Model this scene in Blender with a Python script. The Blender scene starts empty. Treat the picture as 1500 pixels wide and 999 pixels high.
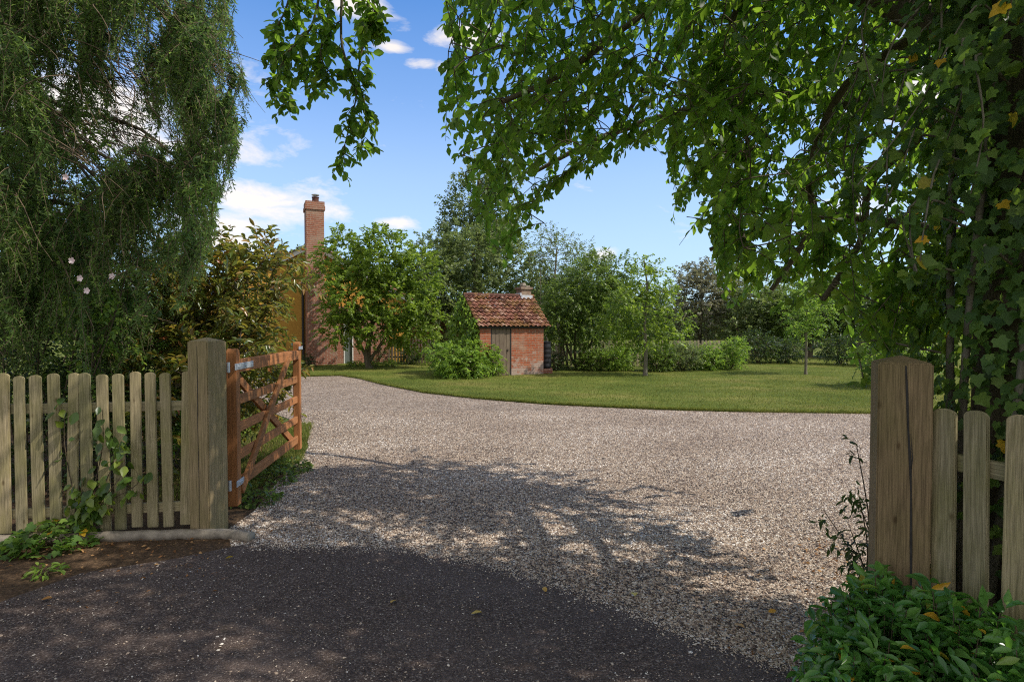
import bpy, bmesh, math, random
import numpy as np
from mathutils import Vector, Matrix
R = math.radians
rng = np.random.default_rng(7)
random.seed(7)
sc = bpy.context.scene
COL = sc.collection
# ------------------------------------------------------------------ camera frame (used as a surveying aid)
EYE = 1.55; F = 850.0; PITCH = math.atan(22.5 / F)
cp, sp_ = math.cos(PITCH), math.sin(PITCH)
def ray(x, y):
    u = (x - 750) / F; v = (499.5 - y) / F
    return np.array([u, cp + v * sp_, -sp_ + v * cp])
def at(x, y, d):
    r = ray(x, y); return np.array([0, 0, EYE]) + r * (d / r[1])
def gp(x, y, z=0.0):
    r = ray(x, y); return np.array([0, 0, EYE]) + r * ((z - EYE) / r[2])
def px(P):
    P = np.atleast_2d(P); X = P[:, 0]; Y = P[:, 1]; Z = P[:, 2] - EYE
    dep = Y * cp - Z * sp_; up = Y * sp_ + Z * cp
    dep = np.where(dep < .05, .05, dep)
    return 750 + F * X / dep, 499.5 - F * up / dep
SUN_EL, SUN_AZ = R(47), R(-12)
TOSUN = np.array([math.cos(SUN_AZ) * math.cos(SUN_EL), math.sin(SUN_AZ) * math.cos(SUN_EL), math.sin(SUN_EL)])
# ------------------------------------------------------------------ node helpers
def new_mat(name):
    m = bpy.data.materials.new(name); m.use_nodes = True
    nt = m.node_tree; nt.nodes.clear()
    return m, nt, nt.nodes.new, nt.links.new
def ramp(nt, fac, stops, interp='LINEAR'):
    n = nt.nodes.new('ShaderNodeValToRGB'); n.color_ramp.interpolation = interp
    el = n.color_ramp.elements
    while len(el) < len(stops): el.new(0.5)
    for e, (p, c) in zip(el, stops):
        e.position = p; e.color = (c[0], c[1], c[2], 1)
    if fac is not None: nt.links.new(fac, n.inputs[0])
    return n.outputs[0]
def noise(nt, vec, scale, detail=4, rough=.6, out=0, dist=0):
    n = nt.nodes.new('ShaderNodeTexNoise'); n.inputs['Scale'].default_value = scale
    n.inputs['Detail'].default_value = detail; n.inputs['Roughness'].default_value = rough
    n.inputs['Distortion'].default_value = dist
    if vec is not None: nt.links.new(vec, n.inputs['Vector'])
    return n.outputs[out]
def mixc(nt, fac, a, b, mode='MIX'):
    n = nt.nodes.new('ShaderNodeMix'); n.data_type = 'RGBA'; n.blend_type = mode
    for s, v in ((n.inputs[0], fac), (n.inputs[6], a), (n.inputs[7], b)):
        if hasattr(v, 'is_linked'): nt.links.new(v, s)
        elif isinstance(v, (int, float)): s.default_value = v
        else: s.default_value = (v[0], v[1], v[2], 1)
    return n.outputs[2]
def mth(nt, op, a, b=None, c=None):
    n = nt.nodes.new('ShaderNodeMath'); n.operation = op
    for i, v in enumerate((a, b, c)):
        if v is None: continue
        if hasattr(v, 'is_linked'): nt.links.new(v, n.inputs[i])
        else: n.inputs[i].default_value = v
    return n.outputs[0]
def mapping(nt, vec, scale=(1, 1, 1), loc=(0, 0, 0)):
    n = nt.nodes.new('ShaderNodeMapping'); n.inputs['Scale'].default_value = scale
    if hasattr(loc, 'is_linked'): nt.links.new(loc, n.inputs['Location'])
    else: n.inputs['Location'].default_value = loc
    nt.links.new(vec, n.inputs['Vector']); return n.outputs[0]
def tc(nt, which='Object'):
    return nt.nodes.new('ShaderNodeTexCoord').outputs[which]
def geo_pos(nt):
    return nt.nodes.new('ShaderNodeNewGeometry').outputs['Position']
def bump(nt, h, strength=.5, dist=.01, normal=None):
    n = nt.nodes.new('ShaderNodeBump'); n.inputs['Strength'].default_value = strength
    n.inputs['Distance'].default_value = dist; nt.links.new(h, n.inputs['Height'])
    if normal is not None: nt.links.new(normal, n.inputs['Normal'])
    return n.outputs[0]
def principled(nt, col, rough=.8, normal=None, spec=.3, metal=0):
    p = nt.nodes.new('ShaderNodeBsdfPrincipled')
    for s, v in ((p.inputs['Base Color'], col), (p.inputs['Roughness'], rough)):
        if hasattr(v, 'is_linked'): nt.links.new(v, s)
        elif isinstance(v, (int, float)): s.default_value = v
        else: s.default_value = (v[0], v[1], v[2], 1)
    p.inputs['Specular IOR Level'].default_value = spec; p.inputs['Metallic'].default_value = metal
    if normal is not None: nt.links.new(normal, p.inputs['Normal'])
    return p.outputs[0]
def finish(nt, sh):
    o = nt.nodes.new('ShaderNodeOutputMaterial'); nt.links.new(sh, o.inputs[0])
def rnd_attr(nt):
    a = nt.nodes.new('ShaderNodeAttribute'); a.attribute_name = 'rnd'; return a.outputs['Fac']
def obj_random(nt):
    return nt.nodes.new('ShaderNodeObjectInfo').outputs['Random']

def leaf_mat(name, stops, trans=.4, tcol=(.30, .45, .05), rough=.45, spec=.35, patch=.35):
    m, nt, N, L = new_mat(name)
    col = ramp(nt, rnd_attr(nt), stops)
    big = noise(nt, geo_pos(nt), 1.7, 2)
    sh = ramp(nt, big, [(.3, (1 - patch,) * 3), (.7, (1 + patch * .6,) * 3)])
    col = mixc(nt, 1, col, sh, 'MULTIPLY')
    p = principled(nt, col, rough, spec=spec)
    t = N('ShaderNodeBsdfTranslucent')
    tc_ = mixc(nt, .55, mixc(nt, 1, col, (3.2, 3.2, 1.6), 'MULTIPLY'), tcol)
    L(tc_, t.inputs[0])
    mx = N('ShaderNodeMixShader'); mx.inputs[0].default_value = trans
    L(p, mx.inputs[1]); L(t.outputs[0], mx.inputs[2])
    finish(nt, mx.outputs[0]); return m
def bark_mat(name, a, b, scale=18):
    m, nt, N, L = new_mat(name)
    v = mapping(nt, tc(nt), (1, 1, .22))
    n1 = noise(nt, v, scale, 6, .7); n2 = noise(nt, tc(nt), 2.5, 3)
    col = ramp(nt, n1, [(.3, a), (.7, b)])
    col = mixc(nt, mth(nt, 'MULTIPLY', n2, .35), col, (.06, .09, .03))
    finish(nt, principled(nt, col, .9, bump(nt, n1, .8, .02), .15)); return m
def wood_mat(name, a, b, green, gfac=.5, dark=.55, axis=2):
    m, nt, N, L = new_mat(name)
    o = tc(nt); off = N('ShaderNodeCombineXYZ')
    r_ = obj_random(nt)
    for i in range(3): L(mth(nt, 'MULTIPLY', r_, 37.0 + 13 * i), off.inputs[i])
    add = N('ShaderNodeVectorMath'); add.operation = 'ADD'; L(o, add.inputs[0]); L(off.outputs[0], add.inputs[1])
    s = [22, 22, 22]; s[axis] = 1.1
    g = noise(nt, mapping(nt, add.outputs[0], s), 3.0, 6, .65, dist=.8)
    s2 = [90, 90, 90]; s2[axis] = 2.5
    fine = noise(nt, mapping(nt, add.outputs[0], s2), 3.0, 3, .6)
    blot = noise(nt, mapping(nt, add.outputs[0], (3, 3, 1.6)), 2.0, 4, .6)
    col = ramp(nt, g, [(.28, a), (.72, b)])
    col = mixc(nt, mth(nt, 'MULTIPLY', ramp(nt, blot, [(.4, (0,) * 3), (.68, (1,) * 3)]), gfac), col, green)
    col = mixc(nt, 1, col, ramp(nt, fine, [(.3, (dark,) * 3), (.6, (1.05,) * 3)]), 'MULTIPLY')
    # knots
    vo = N('ShaderNodeTexVoronoi'); vo.feature = 'DISTANCE_TO_EDGE' if False else 'F1'; vo.inputs['Scale'].default_value = 1
    sk = [9, 9, 9]; sk[axis] = 4.2
    L(mapping(nt, add.outputs[0], sk), vo.inputs['Vector'])
    kn = ramp(nt, vo.outputs['Distance'], [(.04, (.5, .45, .4)), (.11, (1, 1, 1))])
    col = mixc(nt, 1, col, kn, 'MULTIPLY')
    col = mixc(nt, 1, col, ramp(nt, r_, [(0, (.78, .8, .8)), (1, (1.18, 1.12, 1.1))]), 'MULTIPLY')
    h = mth(nt, 'ADD', g, mth(nt, 'MULTIPLY', fine, .6))
    finish(nt, principled(nt, col, .8, bump(nt, h, .45, .004), .2)); return m
def plain_mat(name, c1, c2, scale=8, rough=.8, bmp=.3, spec=.3, metal=0, dist=.006):
    m, nt, N, L = new_mat(name)
    n = noise(nt, tc(nt), scale, 6, .65)
    finish(nt, principled(nt, ramp(nt, n, [(.3, c1), (.7, c2)]), rough, bump(nt, n, bmp, dist), spec, metal)); return m
def brick_mat(name, c1, c2, c3, mortar, stain=.5, spall=0.0):
    m, nt, N, L = new_mat(name)
    uv = tc(nt, 'UV')
    b = N('ShaderNodeTexBrick'); L(uv, b.inputs['Vector'])
    b.inputs['Scale'].default_value = 1; b.inputs['Brick Width'].default_value = .225
    b.inputs['Row Height'].default_value = .075; b.inputs['Mortar Size'].default_value = .009
    b.inputs['Mortar Smooth'].default_value = .3; b.inputs['Bias'].default_value = -.1
    b.inputs['Color1'].default_value = (*c1, 1); b.inputs['Color2'].default_value = (*c2, 1); b.inputs['Mortar'].default_value = (*mortar, 1)
    n1 = noise(nt, uv, 1.6, 5, .65); n2 = noise(nt, uv, 14, 4, .6)
    col = mixc(nt, ramp(nt, n2, [(.45, (0,) * 3), (.75, (.7,) * 3)]), b.outputs['Color'], c3)
    col = mixc(nt, mth(nt, 'MULTIPLY', ramp(nt, n1, [(.48, (0,) * 3), (.66, (1,) * 3)]), stain), col, (.33, .27, .20))
    sx_ = N('ShaderNodeSeparateXYZ'); L(tc(nt), sx_.inputs[0])
    low = mth(nt, 'ADD', mth(nt, 'MULTIPLY', sx_.outputs[2], -.55), mth(nt, 'MULTIPLY', noise(nt, uv, 4.5, 5, .7), 1.6))
    col = mixc(nt, mth(nt, 'MULTIPLY', ramp(nt, low, [(.55, (0,) * 3), (.72, (1,) * 3)]), spall), col, (.36, .30, .25))
    h = mth(nt, 'ADD', mth(nt, 'MULTIPLY', b.outputs['Fac'], -1), mth(nt, 'MULTIPLY', n2, .5))
    finish(nt, principled(nt, col, .9, bump(nt, h, .7, .01), .15)); return m

# ------------------------------------------------------------------ mesh helpers
def mesh_obj(name, V, Fc, mat, parent=None, rnd=None, smooth=False, loc=None, uv=False):
    V = np.asarray(V, dtype=np.float64)
    if parent is not None and loc is None:
        V = V - np.array(parent.location)
    me = bpy.data.meshes.new(name)
    if isinstance(Fc, np.ndarray):
        n, k = Fc.shape
        me.vertices.add(len(V)); me.vertices.foreach_set('co', V.astype(np.float32).ravel())
        me.loops.add(n * k); me.loops.foreach_set('vertex_index', Fc.astype(np.int32).ravel())
        me.polygons.add(n); me.polygons.foreach_set('loop_start', np.arange(0, n * k, k, dtype=np.int32))
        me.update(calc_edges=True)
    else:
        me.from_pydata([tuple(v) for v in V], [], [tuple(int(i) for i in f) for f in Fc]); me.update()
    if rnd is not None:
        a = me.attributes.new('rnd', 'FLOAT', 'POINT'); a.data.foreach_set('value', np.asarray(rnd, dtype=np.float32))
    if smooth: me.polygons.foreach_set('use_smooth', np.ones(len(me.polygons), dtype=bool))
    if uv:
        ul = me.uv_layers.new(name='UVMap')
        for p in me.polygons:
            nrm = p.normal
            for li in p.loop_indices:
                c = me.vertices[me.loops[li].vertex_index].co
                if abs(nrm.z) > .8: u_, v_ = c.x, c.y
                else:
                    t = Vector((-nrm.y, nrm.x, 0)).normalized(); u_, v_ = c.dot(t), c.z
                ul.data[li].uv = (u_, v_)
    me.materials.append(mat)
    o = bpy.data.objects.new(name, me); COL.objects.link(o)
    if parent is not None: o.parent = parent
    if loc is not None: o.location = loc
    return o
def thing(name, label, cat, loc=(0, 0, 0), rotz=0, group=None):
    o = bpy.data.objects.new(name, None); COL.objects.link(o)
    o.location = tuple(float(v) for v in loc); o.rotation_euler = (0, 0, rotz)
    o.empty_display_size = .2
    tag(o, label, cat, group); return o
def tag(o, label, cat, group=None):
    o['label'] = label; o['category'] = cat
    if group: o['group'] = group
    return o
def struct(o): o['kind'] = 'structure'; return o
class MB:
    """collects shapes into one mesh"""
    def __init__(s): s.V = []; s.F = []; s.n = 0
    def add(s, V, Fc):
        V = np.asarray(V, float); s.V.append(V); s.F += [tuple(i + s.n for i in f) for f in Fc]; s.n += len(V); return s
    def box(s, c, size, rot=None, bev=0.0):
        bm = bmesh.new(); bmesh.ops.create_cube(bm, size=1)
        for v in bm.verts: v.co = Vector((v.co.x * size[0], v.co.y * size[1], v.co.z * size[2]))
        if bev: bmesh.ops.bevel(bm, geom=bm.edges[:], offset=bev, segments=2, affect='EDGES', profile=.5)
        return s.bm(bm, c, rot)
    def bm(s, bm, c=(0, 0, 0), rot=None):
        bm.verts.ensure_lookup_table(); bm.verts.index_update()
        V = np.array([tuple(v.co) for v in bm.verts]); Fc = [[v.index for v in f.verts] for f in bm.faces]
        if rot is not None: V = V @ np.array(rot).T
        bm.free(); return s.add(V + np.array(c), Fc)
    def beam(s, a, b, w, h, bev=.004):
        """box from a to b, w = horizontal thickness, h = other thickness"""
        a = Vector(a); b = Vector(b); d = b - a; L_ = d.length; x = d.normalized()
        up = Vector((0, 0, 1)) if abs(x.z) < .95 else Vector((0, 1, 0))
        y = up.cross(x).normalized(); z = x.cross(y)
        rot = Matrix((x, y, z)).transposed()
        return s.box((a + b) / 2, (L_, w, h), rot, bev)
    def tube(s, pts, rad, sides=8, cap=True):
        V, Fc = tube_geo(np.asarray(pts, float), rad, sides)
        if cap: Fc = Fc + [tuple(range(sides))[::-1], tuple(range(len(V) - sides, len(V)))]
        return s.add(V, Fc)
    def lathe(s, prof, c, n=24):
        V = []; Fc = []
        for r, z in prof:
            for k in range(n): V.append((r * math.cos(2 * math.pi * k / n), r * math.sin(2 * math.pi * k / n), z))
        for i in range(len(prof) - 1):
            for k in range(n): Fc.append((i * n + k, i * n + (k + 1) % n, (i + 1) * n + (k + 1) % n, (i + 1) * n + k))
        Fc.append(tuple(range(n))[::-1]); Fc.append(tuple(range((len(prof) - 1) * n, len(prof) * n)))
        return s.add(np.array(V) + np.array(c), Fc)
    def build(s, name, mat, parent=None, **k):
        return mesh_obj(name, np.vstack(s.V), s.F, mat, parent, **k)
def tube_geo(P, rad, sides=6):
    n = len(P); rad = np.broadcast_to(np.asarray(rad, float), (n,)) if np.ndim(rad) else np.full(n, rad)
    T = np.gradient(P, axis=0); T /= np.linalg.norm(T, axis=1)[:, None] + 1e-9
    ref = np.array([0, 0, 1.]) if abs(T[0, 2]) < .9 else np.array([1., 0, 0])
    A = np.cross(T, ref); A /= np.linalg.norm(A, axis=1)[:, None] + 1e-9; B = np.cross(T, A)
    a = np.arange(sides) * 2 * math.pi / sides
    V = P[:, None, :] + rad[:, None, None] * (np.cos(a)[None, :, None] * A[:, None, :] + np.sin(a)[None, :, None] * B[:, None, :])
    Fc = [(i * sides + k, i * sides + (k + 1) % sides, (i + 1) * sides + (k + 1) % sides, (i + 1) * sides + k) for i in range(n - 1) for k in range(sides)]
    return V.reshape(-1, 3), Fc
def tubes_np(paths, sides):
    """paths: list of (P, rad) -> V, F(int array quads)"""
    Vs, Fs, n = [], [], 0
    for P, r in paths:
        V, Fc = tube_geo(np.asarray(P, float), r, sides)
        Vs.append(V); Fs.append(np.array(Fc) + n); n += len(V)
    return np.vstack(Vs), np.vstack(Fs)
def unit(v): return v / (np.linalg.norm(v, axis=-1, keepdims=True) + 1e-9)

# ------------------------------------------------------------------ leaves
OVATE = (np.array([(0, 0, 0), (.18, .30, .05), (.5, .5, .07), (.82, .26, .0), (1, 0, -.12), (.82, -.26, .0), (.5, -.5, .07), (.18, -.30, .05), (.5, 0, -.03)]),
         [(0, 8, 2, 1), (8, 4, 3, 2), (0, 7, 6, 8), (8, 6, 5, 4)])
LANCE = (np.array([(0, 0, 0), (.22, .34, .06), (.5, .5, .08), (.8, .28, .0), (1, 0, -.2), (.8, -.28, .0), (.5, -.5, .08), (.22, -.34, .06), (.5, 0, -.06)]),
         [(0, 8, 2, 1), (8, 4, 3, 2), (0, 7, 6, 8), (8, 6, 5, 4)])
DIAM = (np.array([(0, 0, 0), (.45, .5, .10), (1, 0, -.05), (.45, -.5, .10)]), [(0, 1, 2, 3)])
IVY = (np.array([(0, 0, 0), (-.14, .22, .03), (-.02, .50, -.02), (.20, .42, .05), (.40, .58, -.04), (.56, .30, .05), (.80, .17, .02), (1, 0, -.12), (.80, -.17, .02), (.56, -.30, .05), (.40, -.58, -.04), (.20, -.42, .05), (-.02, -.50, -.02), (-.14, -.22, .03), (.42, 0, -.03)]),
       [(0, 14, 2, 1), (14, 4, 3, 2), (14, 6, 5, 4), (14, 8, 7, 6), (14, 10, 9, 8), (14, 12, 11, 10), (0, 13, 12, 14)])
def leaf_geo(P, D, N, Ln, W, tpl):
    D = unit(D); S = unit(np.cross(D, N)); Nn = np.cross(S, D)
    T, Fc = tpl; n = len(P); k = len(T)
    Ln = np.broadcast_to(Ln, (n,)); W = np.broadcast_to(W, (n,))
    V = P[:, None] + T[None, :, 0, None] * (Ln[:, None, None] * D[:, None]) + T[None, :, 1, None] * (W[:, None, None] * S[:, None]) + T[None, :, 2, None] * (Ln[:, None, None] * Nn[:, None])
    Fa = np.array(Fc)[None] + (np.arange(n) * k)[:, None, None]
    return V.reshape(-1, 3), Fa.reshape(-1, Fa.shape[-1])
def leaf_obj(name, P, D, N, Ln, W, tpl, mat, parent, rnd=None, loc=None, kind=None):
    V, Fa = leaf_geo(P, D, N, Ln, W, tpl)
    if rnd is None: rnd = rng.random(len(P))
    o = mesh_obj(name, V, Fa, mat, parent, rnd=np.repeat(rnd, len(tpl[0])), loc=loc)
    if kind: o['kind'] = kind
    return o
def sprays(base, dirs, length, n_leaf, droop=.35, llen=.07, wr=.6, hang=.35, side=.9, jit=.35, first=.12, upn=1.0):
    """leaves set alternately along shoots; returns leaves and stem paths"""
    S = len(base); dirs = unit(dirs); length = np.broadcast_to(length, (S,))
    t = first + (1 - first) * (np.arange(n_leaf) + rng.random((S, n_leaf)) * .6) / n_leaf
    L3 = length[:, None, None]
    C = base[:, None] + dirs[:, None] * L3 * t[..., None] + np.array([0, 0, -1.]) * (droop * L3 * (t ** 2)[..., None])
    T = unit(dirs[:, None] + np.array([0, 0, -1.]) * (2 * droop * t[..., None]))
    ref = unit(rng.normal(size=(S, 1, 3)) * .5 + np.array([0, 0, 1.]))
    side_v = unit(np.cross(T, np.broadcast_to(ref, T.shape)) + 1e-6)
    sg = np.where(np.arange(n_leaf) % 2 == 0, 1, -1)[None, :, None]
    D = unit(T * .55 + side_v * sg * side + np.array([0, 0, -hang]) + rng.normal(size=T.shape) * jit)
    N = unit(np.array([0, 0, upn]) + rng.normal(size=T.shape) * .55)
    ll = llen * rng.uniform(.6, 1.15, (S, n_leaf)) * np.where(t > .92, .75, 1)
    ts = np.linspace(0, 1, 5)
    stems = base[:, None] + dirs[:, None] * L3 * ts[None, :, None] + np.array([0, 0, -1.]) * (droop * L3 * (ts ** 2)[None, :, None])
    return C.reshape(-1, 3), D.reshape(-1, 3), N.reshape(-1, 3), ll.ravel(), (ll * wr * rng.uniform(.85, 1.15, ll.shape)).ravel(), stems
def spline(pts, n):
    pts = np.asarray(pts, float); m = len(pts); out = []
    for t in np.linspace(0, m - 1, n):
        i = min(int(t), m - 2); f = t - i
        p0 = pts[max(i - 1, 0)]; p1 = pts[i]; p2 = pts[i + 1]; p3 = pts[min(i + 2, m - 1)]
        out.append(.5 * ((2 * p1) + (-p0 + p2) * f + (2 * p0 - 5 * p1 + 4 * p2 - p3) * f * f + (-p0 + 3 * p1 - 3 * p2 + p3) * f ** 3))
    return np.array(out)
def connect(limbs, bases, arch=.15, r_end=.004, max_r=.03, step=5):
    """join every shoot base to the nearest wood already there with a bent branch"""
    nodes = np.vstack([p for p, _ in limbs]); rad = np.concatenate([np.broadcast_to(r, (len(p),)) for p, r in limbs])
    root = nodes[0]
    d0 = np.min(np.linalg.norm(bases[:, None] - nodes[None, ::2], axis=2), axis=1)
    buf = np.zeros((len(nodes) + len(bases) * (step - 1), 3)); rb = np.zeros(len(buf)); n = len(nodes)
    buf[:n] = nodes; rb[:n] = rad; paths = []
    for i in np.argsort(d0):
        b = bases[i]; q = buf[:n]
        dd = np.linalg.norm(q - b, axis=1) + .35 * np.maximum(q[:, 2] - b[2], 0) * (arch >= 0)
        j = int(np.argmin(dd)); a = q[j]; L_ = np.linalg.norm(b - a)
        mid = (a + b) / 2 + np.array([0, 0, arch * L_]) + rng.normal(size=3) * .10 * L_
        t = np.linspace(0, 1, step)[:, None]
        P = (1 - t) ** 2 * a + 2 * t * (1 - t) * mid + t ** 2 * b
        r0 = max(min(rb[j] * .75, max_r, r_end + .012 * L_ + .002), r_end)
        rr = np.linspace(r0, r_end, step)
        paths.append((P, rr)); buf[n:n + step - 1] = P[1:]; rb[n:n + step - 1] = rr[1:]; n += step - 1
    return paths

# ------------------------------------------------------------------ materials
M_bark = bark_mat('bark', (.06, .045, .03), (.17, .13, .09))
M_barkgrey = bark_mat('grey bark', (.10, .085, .065), (.26, .22, .17))
M_twig = plain_mat('twig', (.05, .038, .022), (.12, .09, .055), 30)
M_contwig = plain_mat('conifer twig', (.075, .05, .03), (.20, .145, .095), 6)
M_fence = wood_mat('weathered picket timber', (.20, .175, .09), (.50, .42, .255), (.26, .24, .09), .65)
M_post = wood_mat('gate post oak', (.18, .14, .07), (.44, .34, .19), (.22, .19, .075), .6)
M_gate = wood_mat('stained gate timber', (.23, .095, .032), (.44, .195, .075), (.17, .08, .034), .5, .75)
M_oldfence = wood_mat('far fence timber', (.24, .21, .135), (.46, .40, .27), (.22, .21, .11), .5)
M_door = wood_mat('old door boards', (.11, .08, .055), (.29, .225, .16), (.15, .11, .08), .5, .6)
M_galv = plain_mat('galvanised steel', (.42, .45, .48), (.62, .65, .68), 25, .45, .1, .5, .6)
M_black = plain_mat('black plastic', (.008, .008, .009), (.02, .02, .022), 20, .5, .1)
M_conc = plain_mat('concrete edging', (.13, .11, .085), (.34, .29, .22), 14, .9, .6)
M_brick = brick_mat('orange brick', (.30, .08, .036), (.37, .125, .06), (.16, .05, .03), (.30, .22, .16), .5, .75)
M_brick2 = brick_mat('house brick', (.24, .078, .045), (.32, .135, .08), (.14, .055, .038), (.36, .29, .22), .5)
M_brick3 = brick_mat('old sooty brick', (.17, .085, .055), (.24, .13, .09), (.10, .06, .045), (.25, .21, .16), .7)
M_render = plain_mat('ochre render', (.40, .20, .035), (.50, .27, .05), 5, .85, .15)
M_white = plain_mat('white paint', (.62, .62, .58), (.78, .78, .75), 9, .5, .05)
M_dark = plain_mat('dark timber', (.02, .018, .015), (.05, .045, .04), 20)
M_greydoor = plain_mat('grey green door paint', (.10, .12, .11), (.14, .16, .15), 6, .5, .05)
M_lead = plain_mat('lead flashing', (.34, .36, .38), (.55, .57, .6), 12, .5, .2)
M_pot = plain_mat('green glazed pot', (.10, .15, .12), (.18, .24, .19), 10, .4, .1)
def tile_mat():
    m, nt, N, L = new_mat('clay pantile')
    col = ramp(nt, rnd_attr(nt), [(0, (.085, .04, .03)), (.35, (.19, .08, .055)), (.7, (.27, .125, .085)), (1, (.40, .25, .18))])
    n = noise(nt, tc(nt), 5, 5, .7); n2 = noise(nt, tc(nt), 1.6, 3)
    moss = ramp(nt, mth(nt, 'MULTIPLY', n, mth(nt, 'MULTIPLY', n2, 2)), [(.5, (0,) * 3), (.66, (1,) * 3)])
    col = mixc(nt, mth(nt, 'MULTIPLY', moss, .75), col, (.23, .13, .045))
    n3 = noise(nt, tc(nt), 9, 4, .7)
    col = mixc(nt, ramp(nt, n3, [(.6, (0,) * 3), (.75, (.6,) * 3)]), col, (.45, .42, .38))
    finish(nt, principled(nt, col, .9, bump(nt, n3, .4, .01), .15)); return m
M_tile = tile_mat()
G = lambda *s: [(p, c) for p, c in s]
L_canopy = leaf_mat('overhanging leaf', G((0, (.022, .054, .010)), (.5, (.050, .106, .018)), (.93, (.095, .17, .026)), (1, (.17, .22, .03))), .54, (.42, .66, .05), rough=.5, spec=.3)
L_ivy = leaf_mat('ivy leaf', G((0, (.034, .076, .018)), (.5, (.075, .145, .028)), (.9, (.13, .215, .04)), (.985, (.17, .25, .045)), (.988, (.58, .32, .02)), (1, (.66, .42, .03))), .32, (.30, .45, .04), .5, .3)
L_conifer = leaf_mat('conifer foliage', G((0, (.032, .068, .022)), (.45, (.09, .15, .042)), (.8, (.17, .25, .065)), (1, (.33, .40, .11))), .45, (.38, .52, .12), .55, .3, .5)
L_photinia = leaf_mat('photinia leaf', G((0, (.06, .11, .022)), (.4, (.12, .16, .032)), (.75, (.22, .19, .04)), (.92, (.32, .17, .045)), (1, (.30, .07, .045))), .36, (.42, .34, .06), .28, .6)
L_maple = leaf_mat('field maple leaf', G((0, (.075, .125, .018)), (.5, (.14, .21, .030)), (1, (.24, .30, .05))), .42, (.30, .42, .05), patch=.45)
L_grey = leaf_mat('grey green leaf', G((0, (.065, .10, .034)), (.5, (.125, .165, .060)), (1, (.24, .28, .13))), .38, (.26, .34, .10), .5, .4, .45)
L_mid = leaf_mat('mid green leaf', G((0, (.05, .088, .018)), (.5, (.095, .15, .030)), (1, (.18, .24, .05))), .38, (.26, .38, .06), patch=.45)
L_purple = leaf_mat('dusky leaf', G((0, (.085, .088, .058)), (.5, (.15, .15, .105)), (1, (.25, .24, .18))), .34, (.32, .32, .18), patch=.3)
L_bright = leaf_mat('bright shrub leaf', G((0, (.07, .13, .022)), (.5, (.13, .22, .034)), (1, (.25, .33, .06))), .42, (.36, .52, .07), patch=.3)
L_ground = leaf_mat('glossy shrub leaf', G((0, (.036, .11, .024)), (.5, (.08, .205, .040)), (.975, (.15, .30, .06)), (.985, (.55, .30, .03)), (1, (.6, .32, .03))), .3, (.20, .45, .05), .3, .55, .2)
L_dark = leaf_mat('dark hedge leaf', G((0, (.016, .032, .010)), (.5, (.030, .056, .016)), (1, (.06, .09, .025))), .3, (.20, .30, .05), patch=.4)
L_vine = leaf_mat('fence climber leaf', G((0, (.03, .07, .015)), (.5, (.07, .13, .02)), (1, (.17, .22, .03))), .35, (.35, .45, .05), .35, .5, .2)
L_fallen = leaf_mat('fallen leaf', G((0, (.30, .14, .03)), (.5, (.50, .27, .04)), (1, (.55, .42, .06))), .1, (.5, .35, .05))
L_dry = leaf_mat('dry leaf litter', G((0, (.09, .045, .02)), (.5, (.26, .12, .045)), (1, (.42, .25, .11))), .05, (.3, .2, .05), .8, .1)
L_grass = leaf_mat('mown grass', G((0, (.075, .108, .018)), (.5, (.13, .16, .030)), (1, (.24, .22, .06))), .28, (.26, .30, .06), .7, .15, .35)
M_petal = plain_mat('rose petal', (.75, .50, .50), (.85, .75, .74), 30, .6, .05)
M_red = plain_mat('red petal', (.5, .04, .03), (.6, .08, .05), 30, .6, .05)

# ------------------------------------------------------------------ world, sun, camera
w = bpy.data.worlds.new('World'); sc.world = w; w.use_nodes = True
nt = w.node_tree; nt.nodes.clear(); N = nt.nodes.new; L = nt.links.new
sky = N('ShaderNodeTexSky'); sky.sky_type = 'NISHITA'; sky.sun_disc = False
sky.sun_elevation = SUN_EL; sky.sun_rotation = math.pi / 2 - SUN_AZ; sky.air_density = 1.0; sky.dust_density = .6; sky.ozone_density = 1.5
dirv = tc(nt, 'Generated')
sep = N('ShaderNodeSeparateXYZ'); L(dirv, sep.inputs[0])
skyc = mixc(nt, 1, sky.outputs[0], (.84, 1.46, 2.10), 'MULTIPLY')
hz = ramp(nt, sep.outputs[2], [(0.0, (.68,) * 3), (.12, (.58,) * 3), (.24, (.42,) * 3), (.36, (.18,) * 3), (.5, (0,) * 3)])
skyc = mixc(nt, hz, skyc, (6.4, 7.4, 8.4))
# clouds: soft noise kept to a few patches of the sky
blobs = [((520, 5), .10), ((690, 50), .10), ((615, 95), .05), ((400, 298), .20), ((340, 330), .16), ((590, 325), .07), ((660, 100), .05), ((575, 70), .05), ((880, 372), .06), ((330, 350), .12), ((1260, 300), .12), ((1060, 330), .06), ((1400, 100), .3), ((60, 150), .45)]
mask = None
for (bx_, by_), rr in blobs:
    d = ray(bx_, by_); d = d / np.linalg.norm(d)
    vm = N('ShaderNodeVectorMath'); vm.operation = 'SUBTRACT'; L(dirv, vm.inputs[0]); vm.inputs[1].default_value = d
    sc_ = N('ShaderNodeVectorMath'); sc_.operation = 'MULTIPLY'; L(vm.outputs[0], sc_.inputs[0]); sc_.inputs[1].default_value = (1, 1, 3.2)
    ln = N('ShaderNodeVectorMath'); ln.operation = 'LENGTH'; L(sc_.outputs[0], ln.inputs[0])
    mr = N('ShaderNodeMapRange'); mr.interpolation_type = 'SMOOTHSTEP'; L(ln.outputs['Value'], mr.inputs[0])
    mr.inputs[1].default_value = 0; mr.inputs[2].default_value = rr; mr.inputs[3].default_value = 1; mr.inputs[4].default_value = 0
    mask = mr.outputs[0] if mask is None else mth(nt, 'MAXIMUM', mask, mr.outputs[0])
cn = noise(nt, mapping(nt, dirv, (1, 1, 2.6), (.3, .1, .2)), 11, 9, .62, dist=.3)
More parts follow.
